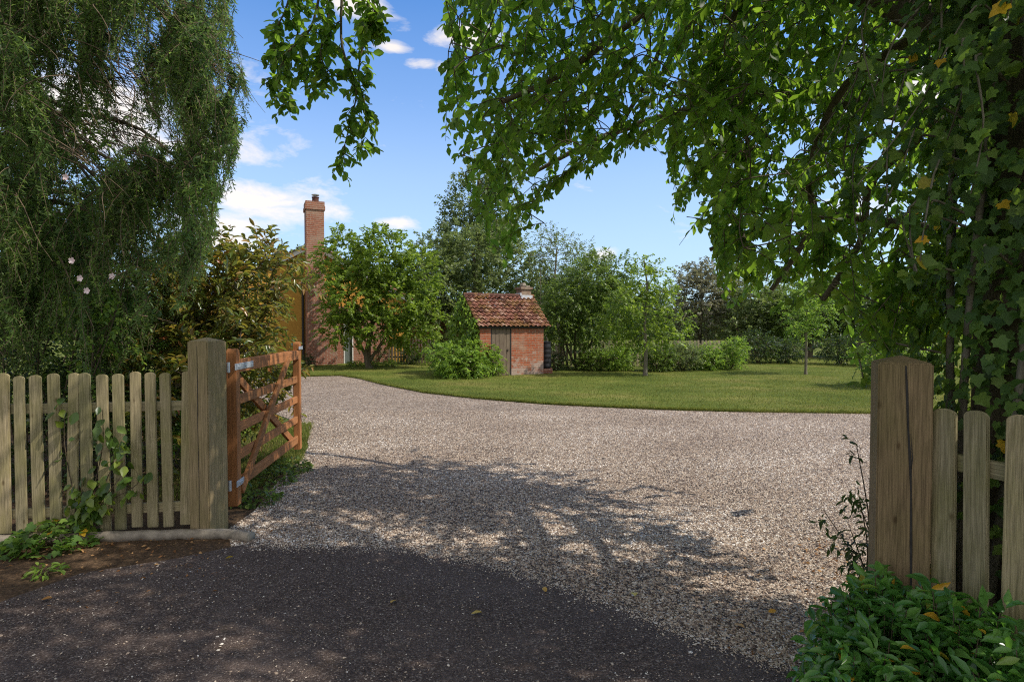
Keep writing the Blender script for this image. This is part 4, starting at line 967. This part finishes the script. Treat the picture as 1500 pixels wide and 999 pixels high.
def pantiles(name, par, x0, x1, ye, ze, yr, zr, tw=.16, tl=.17, amp=.028, mat=None):
    """tiled slope from the eave (ye,ze) to the ridge (yr,zr), rows stepped, each tile its own tint"""
    nx = max(int(round((x1 - x0) / tw)), 1); tw = (x1 - x0) / nx; sl_ = math.hypot(yr - ye, zr - ze); nv = max(int(round(sl_ / tl)), 1); tl = sl_ / nv
    ey = np.array([0, (yr - ye) / sl_, (zr - ze) / sl_]); en = np.array([0, -(zr - ze) / sl_, (yr - ye) / sl_])
    if en[2] < 0: en = -en
    V, Fc, rn = [], [], []
    for r_ in range(nv):
        for i in range(nx):
            b0 = len(V); lift = abs(rng.normal()) * .012; sl2 = rng.normal() * .006; rv = rng.random()
            for v_, hgt in ((0, .045), (1.12, .0)):
                if r_ == nv - 1 and v_ > 1: v_ = 1.0
                for s in np.linspace(-.04, 1.04, 8):
                    x = x0 + (i + s) * tw; h_ = amp * math.sin(2 * math.pi * (s - .1)) + hgt + lift * (1 - v_ * .8)
                    V.append(np.array([x, ye, ze]) + ey * ((r_ + v_) * tl + sl2) + en * (h_ + .01)); rn.append(rv)
            for q in range(7): Fc.append((b0 + q, b0 + q + 1, b0 + 8 + q + 1, b0 + 8 + q))
            # front lip
            l0 = len(V)
            for s in range(8): V.append(np.array(V[b0 + s]) - en * .02); rn.append(rv * .6)
            for q in range(7): Fc.append((l0 + q, l0 + q + 1, b0 + q + 1, b0 + q))
    return mesh_obj(name, V, Fc, mat or M_tile, par, rnd=rn, loc=Z0)
ov = .10; slope = (RH - EH) / (SD / 2)
pantiles('roof_tiles', shed, -.08, SW + .20, -ov, EH - ov * slope + .03, SD / 2, RH + .03)
pantiles('roof_tiles', shed, -.08, SW + .20, SD + ov, EH - ov * slope + .03, SD / 2, RH + .03)
m = MB(); m.tube([(x, SD / 2, RH + .045 + .008 * math.sin(x * 9)) for x in np.linspace(-.09, SW + .21, 12)], .075, 10); m.build('ridge_tiles', M_tile, shed, loc=Z0, rnd=None)
m = MB(); m.box((SW / 2, -.035, EH - .05), (SW + .1, .05, .09), None, .004); m.build('fascia', M_dark, shed, loc=Z0)
dr = thing('door', '', 'x'); del dr['label']; del dr['category']; bpy.data.objects.remove(dr)
m = MB(); nb = 5
for i in range(nb): m.box((dx0 + .035 + (i + .5) * (dx1 - dx0 - .07) / nb, .03 + rng.normal() * .002, .03 + dh / 2 - .02), ((dx1 - dx0 - .07) / nb - .006, .03, dh - .07), None, .003)
door = m.build('door', M_door, shed, loc=Z0)
m = MB(); m.box((dx1 - .12, .008, .80), (.05, .02, .03), None, .004); m.tube([(dx1 - .13, -.01, .86), (dx1 - .13, -.02, .80), (dx1 - .13, -.01, .74)], .007, 6); m.build('handle', M_dark, door, loc=Z0)
m = MB(); m.box((dx0 + .018, .03, dh / 2), (.035, .06, dh)); m.box((dx1 - .018, .03, dh / 2), (.035, .06, dh)); m.box(((dx0 + dx1) / 2, .03, dh - .018), (dx1 - dx0 - .072, .06, .035)); m.build('door_frame', M_dark, shed, loc=Z0)
cy = SD / 2 + .1; cx = SW - .10
m = MB(); m.box((cx, cy, 2.50), (.36, .36, .62)); m.box((cx, cy, 2.77), (.44, .44, .07)); ch = m.build('chimney', M_brick3, shed, loc=Z0, uv=True)
m = MB(); m.lathe([(.09, 2.81), (.11, 2.86), (.08, 2.95)], (cx - .03, cy, 0), 9); m.box((cx + .1, cy - .08, 2.835), (.14, .1, .06), None, .01); m.build('chimney_pot', M_conc, ch, loc=Z0)
m = MB(); m.box((cx, cy - .20, 2.47), (.42, .05, .14), None, .004); m.box((cx - .20, cy, 2.55), (.05, .36, .12), None, .004); m.build('flashing', M_lead, shed, loc=Z0)
# ivy over its left gable
n = 2600; gy_ = rng.uniform(-.05, SD + .1, n); gz = rng.uniform(.0, 1, n) * (EH + (RH - EH) * (1 - np.abs(gy_ - SD / 2) / (SD / 2)) + .12)
lx = -np.abs(rng.normal(size=n)) * .12 - .02
ca, sa = math.cos(a_sh), math.sin(a_sh); toW = lambda x, y, z: np.stack([c0[0] + x * ca - y * sa, c0[1] + x * sa + y * ca, z], -1)
P = toW(lx, gy_, gz); t = thing('ivy', 'thick ivy covering the left gable of the brick shed', 'ivy', (*toW(-.05, 1.0, 0)[:2], 0))
nrm = np.array([-ca, -sa, 0.]); ll = rng.uniform(.07, .12, n)
leaf_obj('leaves', P, unit(np.array([0, 0, -1.]) + rng.normal(size=(n, 3)) * .5), unit(nrm + np.array([0, 0, .5]) + rng.normal(size=(n, 3)) * .4), ll, ll * .9, DIAM, L_bright, t)
V, Fa = tubes_np([(toW(np.full(8, -.02), .3 + .2 * i + .08 * np.sin(np.arange(8.) + i), np.linspace(0, 1.6, 8)), .014) for i in range(7)], 5); mesh_obj('stems', V, Fa, M_bark, t)
# water butt on a brick plinth and pot
wb = toW(SW + .12, .02, 0.); wb = gp(797, 548); wb = wb + np.array([.05, .02, 0])
t = thing('brick_plinth', 'low brick plinth under the black water butt', 'plinth', (wb[0], wb[1], 0))
m = MB(); m.box((0, 0, .09), (.42, .42, .18), None, .008); m.build('bricks', M_brick2, t, loc=Z0, uv=True)
t = thing('water_butt', 'ribbed black water butt standing at the right corner of the shed', 'water butt', (wb[0], wb[1], .18))
prof = [(.155, 0)]
for i in range(5): prof += [(.165, .02 + i * .15), (.178, .06 + i * .15), (.178, .11 + i * .15), (.165, .15 + i * .15)]
prof += [(.165, .80), (.16, .82)]
m = MB(); m.lathe(prof, Z0, 22); m.build('barrel', M_black, t, loc=Z0, smooth=True)
m = MB(); m.lathe([(.18, .822), (.18, .85), (.05, .88)], Z0, 22); m.build('lid', M_black, t, loc=Z0)
m = MB(); m.tube([(0, -.17, .12), (0, -.23, .12), (0, -.235, .09)], .012, 8); m.build('tap', M_black, t, loc=Z0)
pt = gp(785, 549); t = thing('plant_pot', 'small grey green pot on the grass by the shed corner', 'pot', (pt[0], pt[1], .035))
m = MB(); m.lathe([(.07, 0), (.10, .16), (.115, .165), (.115, .20), (.095, .20), (.09, .17)], Z0, 18); m.build('pot', M_pot, t, loc=Z0)
leaf_n = 60; P = np.stack([rng.normal(size=leaf_n) * .05 + pt[0], rng.normal(size=leaf_n) * .05 + pt[1], .22 + rng.random(leaf_n) * .08], 1)
leaf_obj('plant', P, rng.normal(size=(leaf_n, 3)) + np.array([0, 0, .6]), rng.normal(size=(leaf_n, 3)), rng.uniform(.05, .1, leaf_n), .03, DIAM, L_mid, t)

# ------------------------------------------------------------------ house
hb = gp(462, 536.5); ha = R(24)
house = thing('cottage', 'ochre rendered cottage with a tall brick chimney behind the trees', 'house', (hb[0], hb[1], 0), ha)
HW, HE, HR, HD = 3.7, 2.75, 4.75, 9.0
prof = [(-HW, 0), (HW, 0), (HW, HE), (0, HR), (-HW, HE)]
V = [(x, .9, z) for x, z in prof] + [(x, .9 + HD, z) for x, z in prof]
mesh_obj('wall', V, [(4, 3, 2, 1, 0)[::-1][::-1], (5, 6, 7, 8, 9), (0, 1, 6, 5), (1, 2, 7, 6), (4, 0, 5, 9), (2, 3, 8, 7), (3, 4, 9, 8)], M_render, house, loc=Z0)
def rot_slope(name, par, sgn):
    # tiles run down +-x: build with the eave along y via a rotated copy
    o = pantiles(name, par, 0, HD + .5, -HW - .25, HE - .12, 0, HR + .05, .25, .3)
    M_ = Matrix.Rotation(-math.pi / 2 * 1, 4, 'Z') if sgn < 0 else Matrix.Rotation(math.pi / 2, 4, 'Z')
    o.data.transform(M_); o.data.transform(Matrix.Translation((0, .65 if sgn > 0 else .65 + HD + .5, 0)))
    return o
rot_slope('roof_tiles', house, 1); rot_slope('roof_tiles', house, -1)
m = MB()
for s in (-1, 1): m.beam((s * (HW + .2), .78, HE - .16), (0, .78, HR - .04), .04, .2)
m.build('bargeboard', M_white, house, loc=Z0)
# chimney breast with shoulders, then stack
bx0, bx1, sx0, sx1 = -.28, .82, -.28, .37
prof = [(bx0, 0), (bx1, 0), (bx1, 1.9), (sx1, 2.9), (sx1, 5.95), (sx0, 5.95)]
V = [(x, .05, z) for x, z in prof] + [(x, .897, z) for x, z in prof]; k = len(prof)
m = MB(); m.add(V, [tuple(range(k))[::-1][::-1], tuple(range(k, 2 * k))[::-1]] + [(i, k + i, k + (i + 1) % k, (i + 1) % k) for i in range(k)])
m.box(((sx0 + sx1) / 2, .47, 6.03), (sx1 - sx0 + .08, .92, .15)); m.box(((sx0 + sx1) / 2, .47, 6.19), (sx1 - sx0 + .04, .90, .16))
chm = m.build('chimney', M_brick2, house, loc=Z0, uv=True)
m = MB(); m.lathe([(.13, 6.27), (.12, 6.46), (.14, 6.48), (.14, 6.51)], (.1, .47, 0), 14); m.build('chimney_pot', M_tile, chm, loc=Z0)
m = MB(); m.lathe([(.03, 6.51), (.03, 6.56), (.14, 6.57), (.15, 6.60), (.05, 6.63)], (.1, .47, 0), 14); m.build('cowl', M_galv, chm, loc=Z0)
m = MB(); m.tube([(-.37, .80, .1), (-.37, .80, 3.4)], .05, 8); m.build('drainpipe', M_dark, house, loc=Z0)
# lower brick front to the right with a door, and the tiled wing
m = MB(); m.box((.98, .72, 1.15), (.30, .30, 2.3)); m.box((2.2, .72, 1.15), (1.4, .30, 2.3)); m.box((1.30, .72, 2.1), (.36, .28, .40)); m.build('brick_front', M_brick2, house, loc=Z0, uv=True)
m = MB(); m.box((1.315, .66, .95), (.30, .05, 1.86), None, .003)
door = m.build('door', M_greydoor, house, loc=Z0)
m = MB(); m.box((1.15, .60, .96), (.035, .08, 1.92)); m.box((1.485, .60, .96), (.035, .08, 1.92)); m.build('door_frame', M_white, house, loc=Z0)
wing0 = 2.9
m = MB(); m.box((wing0 + 1.8, 2.6, .85), (3.6, .25, 1.7)); prof = [(0, 0), (2.6, 0), (2.6, 1.7), (1.3, 2.75), (0, 1.7)]
for xx in (wing0, wing0 + 3.48):
    V = [(xx, 2.73 + y, z) for y, z in prof] + [(xx + .12, 2.73 + y, z) for y, z in prof]
    m.add(V, [(0, 1, 2, 3, 4)[::-1], (5, 6, 7, 8, 9)] + [(i, (i + 1) % 5, 5 + (i + 1) % 5, 5 + i) for i in range(5)])
m.build('wing_wall', M_brick, house, loc=Z0, uv=True)
pantiles('wing_roof_tiles', house, wing0 - .1, wing0 + 3.7, 2.3, 1.62, 4.0, 2.86, .24, .3)
pantiles('wing_roof_tiles', house, wing0 - .1, wing0 + 3.7, 5.7, 1.62, 4.0, 2.86, .24, .3)

# ------------------------------------------------------------------ far picket fences
p0 = gp(806, 539.5)[:2]; p1 = gp(1075, 537.5)[:2]
picket_fence('grey picket fence behind the shrub border at the far side of the lawn', p0, p1, 46, 1.0, .08, M_oldfence, (.86, .3), tuple(np.linspace(.4, np.hypot(*(p1 - p0)) - .2, 5)))
p0 = gp(570, 534)[:2]; p1 = gp(640, 533.5)[:2]
picket_fence('dark picket fence in shade between the cottage and the shed', p0, p1, 17, 1.05, .07, M_door, (.85, .3), (.1,))

# ------------------------------------------------------------------ trees and shrubs beyond
def D_at(x, y, d): q = at(x, y, d); return q[0], q[1]
# maple before the cottage
b = D_at(541, 500, 20.6)
def lobes_px(base, items, d0, thick=.9):
    out = []
    for (x, y, rx, ry) in items:
        d = d0 + rng.normal() * .35; q = at(x, y, d); out.append((q[0] - base[0], q[1] - base[1], q[2], rx * d / F, max(rx, ry) * d / F * thick, ry * d / F))
    return out
tree('maple_tree', 'round spreading bright green tree before the cottage chimney', b, [(0, 0, 0), (-.1, .0, .5), (.05, .05, 1.3), (.2, .1, 2.4), (.1, 0, 3.4)], .12,
     lobes_px(b, [(500, 375, 34, 30), (560, 370, 42, 32), (610, 400, 34, 34), (520, 430, 46, 40), (580, 440, 45, 36), (500, 455, 22, 30), (620, 465, 28, 26), (545, 395, 40, 30), (505, 482, 30, 20), (600, 485, 36, 20), (555, 475, 40, 18), (482, 405, 16, 20), (560, 345, 20, 12), (500, 348, 16, 12)], 20.6),
     1350, 16, .42, .085, L_maple, extra_limbs=[([(-.05, 0, .3), (-.5, .1, 1.2), (-.9, .1, 2.2)], .07), ([(0, 0, .3), (.5, -.1, 1.0), (1.1, 0, 2.0)], .07), ([(0, 0, .4), (.1, -.5, 1.2), (-.2, -.8, 2.2)], .05)], wr=.85, shell=.45)
b = D_at(700, 500, 36)
tree('poplar_tree', 'tall narrow pale green tree rising behind the shed', b, [(0, 0, 0), (.1, 0, 4), (0, 0, 8), (.1, 0, 11)], .28,
     lobes_px(b, [(690, 300, 34, 50), (668, 330, 20, 40), (720, 320, 30, 50), (700, 380, 50, 60), (735, 360, 30, 40), (700, 265, 24, 30), (665, 390, 30, 40), (738, 300, 26, 56), (652, 375, 22, 40)], 36, .8), 1250, 14, .8, .14, L_grey, shell=.35, up=.9, wr=.7)
b = D_at(690, 500, 26.5)
tree('broad_tree', 'large dense grey green tree spreading behind the shed roof', b, [(0, 0, 0), (0, 0, 1.5), (.2, 0, 3), (.1, 0, 5)], .2,
     lobes_px(b, [(640, 385, 40, 36), (690, 375, 50, 40), (740, 385, 42, 40), (655, 430, 50, 40), (720, 430, 50, 34), (775, 410, 30, 40), (620, 420, 34, 44), (600, 450, 30, 36), (640, 460, 40, 36), (625, 355, 16, 16), (665, 345, 20, 18), (715, 350, 30, 20), (770, 450, 40, 34), (650, 470, 50, 30)], 26.5), 1900, 15, .5, .10, L_grey, shell=.35, wr=.7)
b = D_at(812, 500, 24.5)
tree('thorn_tree', 'thin twiggy tree with bare upper branches right of the shed chimney', b, [(0, 0, 0), (.2, 0, 1.3), (0, 0, 2.8), (.1, 0, 4.8)], .10,
     lobes_px(b, [(815, 380, 40, 40), (850, 385, 24, 36), (800, 350, 22, 22), (830, 430, 46, 40), (795, 430, 26, 40), (860, 440, 26, 40)], 24.5), 680, 11, .5, .075, L_grey, shell=.2, wr=.6, bark=M_barkgrey, up=.6, extra_limbs=[([(0, 0, .2), (.7, 0, 1.4), (1.1, 0, 3.4)], .06), ([(0, 0, .2), (-.5, 0, 1.6), (-.6, 0, 3.9)], .06)], r_end=.009)
b = D_at(846, 500, 20.4)
tree('apple_tree', 'leaning many stemmed tree standing before the far picket fence', b, [(0, 0, 0), (-.1, 0, .7), (.0, .05, 1.6), (.5, .1, 2.8)], .06,
     lobes_px(b, [(870, 410, 40, 34), (835, 440, 40, 40), (890, 445, 34, 40), (815, 470, 24, 34), (905, 395, 20, 22), (860, 480, 40, 26)], 20.4), 1050, 15, .42, .075, L_mid, shell=.3, wr=.6,
     extra_limbs=[([(0, 0, 0), (-.4, 0, .9), (-.6, 0, 2.2)], .05), ([(.05, 0, 0), (.5, 0, 1.0), (1.0, 0, 2.2)], .045), ([(-.3, .1, 0), (-.5, .1, 1.0), (-.3, .1, 2.3)], .04)], hang=.5)
b = gp(945, 552); b = (b[0], b[1])
tree('lawn_tree', 'young tree with a slim straight trunk and open crown on the lawn', b, [(0, 0, 0), (.02, 0, .8), (-.02, 0, 1.6), (.05, 0, 2.6), (-.05, 0, 3.5)], .065,
     lobes_px(b, [(945, 412, 18, 20), (918, 436, 22, 18), (972, 430, 18, 14), (945, 455, 22, 18), (902, 474, 26, 20), (988, 468, 22, 18), (938, 388, 8, 14), (962, 396, 14, 8), (950, 492, 30, 14), (925, 500, 20, 12), (978, 492, 18, 12)], 17.6), 560, 13, .36, .095, L_maple, shell=.3, wr=.75, bark=M_barkgrey, dense=False)
b = gp(1180, 550); b = (b[0], b[1])
tree('lawn_sapling', 'slender young tree with a thin yellow green crown, further right on the lawn', b, [(0, 0, 0), (.01, 0, .9), (0, 0, 1.7), (.05, 0, 2.4)], .045,
     lobes_px(b, [(1180, 470, 26, 30), (1160, 460, 20, 20), (1200, 455, 22, 24), (1180, 440, 20, 18)], 18), 200, 11, .32, .07, L_bright, shell=.25, wr=.6, bark=M_barkgrey, up=.7)
b = D_at(1025, 500, 31)
tree('plum_tree', 'dusky grey purple tree behind the far fence', b, [(0, 0, 0), (0, 0, 1.3), (.1, 0, 2.6), (0, 0, 4.6)], .14,
     lobes_px(b, [(1020, 430, 34, 34), (1055, 425, 30, 30), (1005, 410, 20, 22), (1040, 400, 24, 18), (1030, 465, 46, 30), (1075, 450, 26, 40)], 31), 950, 13, .55, .11, L_purple, shell=.35, wr=.65, up=.5)
for lab, x, d, items, lm in (
        ('dense green tree mass beyond the right end of the far fence', 1110, 29, [(1110, 450, 36, 40), (1090, 480, 30, 30), (1130, 480, 36, 30)], L_grey),
        ('dark trunked spreading tree at the far right of the lawn', 1185, 28, [(1160, 465, 40, 36), (1210, 460, 40, 40), (1190, 440, 40, 26), (1240, 480, 34, 30)], L_mid),
        ('shady tree at the far right behind the gate post', 1290, 27, [(1260, 455, 40, 44), (1310, 450, 50, 50), (1350, 470, 50, 50)], L_dark)):
    b = D_at(x, 500, d)
    tree('garden_tree', lab, b, [(0, 0, 0), (.1, 0, .8), (0, 0, 1.7), (0, 0, 3)], .16, lobes_px(b, items, d), 720, 14, .55, .11, lm, shell=.35, wr=.65,
         extra_limbs=[([(0, 0, .2), (-.8, 0, 1.0), (-1.4, 0, 2.0)], .10), ([(0, 0, .3), (.9, 0, 1.1), (1.5, 0, 2.1)], .10)], group=None)
b = D_at(940, 500, 33)
tree('garden_tree', 'pale leafy tree low on the skyline behind the slim lawn tree', b, [(0, 0, 0), (0, 0, 1.5), (.1, 0, 3)], .14, lobes_px(b, [(930, 450, 50, 34), (975, 455, 40, 30), (890, 455, 40, 34), (840, 435, 44, 40), (795, 445, 40, 40), (870, 405, 30, 26)], 33), 1100, 13, .6, .12, L_grey, shell=.35, wr=.65)
b = D_at(590, 500, 30)
tree('garden_tree', 'green tree showing above the tiled wing of the cottage', b, [(0, 0, 0), (0, 0, 1.5), (.1, 0, 3.5)], .14, lobes_px(b, [(600, 410, 46, 36), (560, 430, 50, 30), (640, 430, 40, 30), (420, 420, 50, 46), (380, 430, 50, 50)], 32), 1000, 13, .6, .12, L_mid, shell=.35, wr=.65)
# shrub border before the far fence
for i, (x, y, r_, h_, lm, lab) in enumerate((
        (868, 544.2, .55, .72, L_mid, 'darker leafy shrub at the left end of the border by the far fence'),
        (905, 544.2, .6, .85, L_bright, 'green border shrub just left of the slim lawn tree trunk'),
        (965, 545.2, .6, .9, L_mid, 'green border shrub just right of the slim lawn tree trunk'),
        (1000, 544.2, .65, .95, L_grey, 'pale flecked shrub in the middle of the border by the far fence'),
        (1035, 543.2, .6, .85, L_bright, 'bright shrub second from the right end of the border'),
        (1070, 542.2, .6, 1.0, L_bright, 'brightest rounded shrub ending the border on the right'))):
    b = gp(x, y); shrub(lab, (b[0], b[1]), r_ * 1.08, h_ * 1.05, 430, 14, .070, lm, name='border_shrub', group='shrubs along the far fence', sp_len=.25)
b = gp(672, 556); shrub('large bright green bush spreading before the shed wall', (b[0] , b[1] + .55), .98, 1.12, 1000, 15, .085, L_bright, name='bush', cat='bush', sp_len=.34, droop=.5, lobes=6)
b = gp(724, 553); shrub('small bright bush touching the plank door of the shed', (b[0] - .05, b[1] + .12), .28, .8, 110, 12, .08, L_bright, name='bush', cat='bush', sp_len=.28, droop=.5)
b = gp(452, 539); shrub('small dark rounded bush at the foot of the chimney', (b[0], b[1]), .32, .5, 110, 12, .05, L_dark, name='bush', cat='bush', sp_len=.15)
for i, (x, y, lab) in enumerate(((520, 538, 'low yellow green edging plant nearest the grey door'), (545, 538.5, 'low yellow green edging plant under the maple trunk'), (572, 538, 'low yellow green edging plant right of the maple trunk'))):
    b = gp(x, y); shrub(lab, (b[0], b[1]), .38, .22, 110, 11, .05, L_bright, name='edging_plant', cat='plant', group='low plants edging the lawn by the cottage', sp_len=.14)
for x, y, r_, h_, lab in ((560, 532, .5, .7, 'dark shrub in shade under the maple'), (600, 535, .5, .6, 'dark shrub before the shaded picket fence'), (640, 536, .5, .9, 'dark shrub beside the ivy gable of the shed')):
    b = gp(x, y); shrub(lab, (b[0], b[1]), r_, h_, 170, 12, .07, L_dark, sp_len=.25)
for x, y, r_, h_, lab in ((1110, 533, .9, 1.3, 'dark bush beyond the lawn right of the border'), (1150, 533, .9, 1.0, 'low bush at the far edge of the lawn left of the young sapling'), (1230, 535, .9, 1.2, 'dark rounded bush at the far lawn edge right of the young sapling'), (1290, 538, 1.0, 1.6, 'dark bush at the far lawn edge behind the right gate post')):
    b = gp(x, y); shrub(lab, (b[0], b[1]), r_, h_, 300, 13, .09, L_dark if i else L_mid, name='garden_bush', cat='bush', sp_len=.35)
b = gp(815, 544); shrub('dark plants below the far fence beside the water butt', (b[0], b[1]), .38, .6, 130, 12, .06, L_dark, sp_len=.2)
# distant wood closing the horizon
n = 60000; X = rng.uniform(-95, 95, n); Y = 60 + 22 * rng.random(n); hh = 3.6 + 1.6 * np.sin(X * .21) + 1.2 * np.sin(X * .57 + 1) + .8 * np.sin(X * 1.3)
Z = np.abs(hh) * rng.random(n) ** .6 + .1
o = leaf_obj('woodland', np.stack([X, Y, Z], 1), rng.normal(size=(n, 3)), rng.normal(size=(n, 3)) + np.array([0, -.6, .8]), rng.uniform(.5, 1.1, n), .6, DIAM, L_mid, None, kind='stuff')
tag(o, 'far off belt of woodland closing the horizon', 'woodland')
# ------------------------------------------------------------------ fallen leaves
fl = [(330, 823), (581, 884), (928, 873), (1075, 920), (800, 872), (1125, 902), (380, 730), (1050, 905), (60, 884), (690, 905), (1270, 858, .50), (1325, 862, .46), (1205, 985, .12)]
for i, q in enumerate(fl[:10]):
    c = gp(q[0], q[1]); a = rng.random() * 6.28; s = rng.uniform(.045, .065)
    V, Fa = leaf_geo(np.array([[0, 0, 0.]]), np.array([[math.cos(a), math.sin(a), .25]]), np.array([[.3 * rng.normal(), .3 * rng.normal(), 1.]]), s, s * .65, OVATE)
    o = mesh_obj('fallen_leaf', V, Fa, L_fallen, loc=(c[0], c[1], .022), rnd=np.full(9, rng.random()))
    tag(o, 'dry yellow brown leaf lying on the ground of the entrance', 'leaf', 'fallen leaves on the drive and apron')
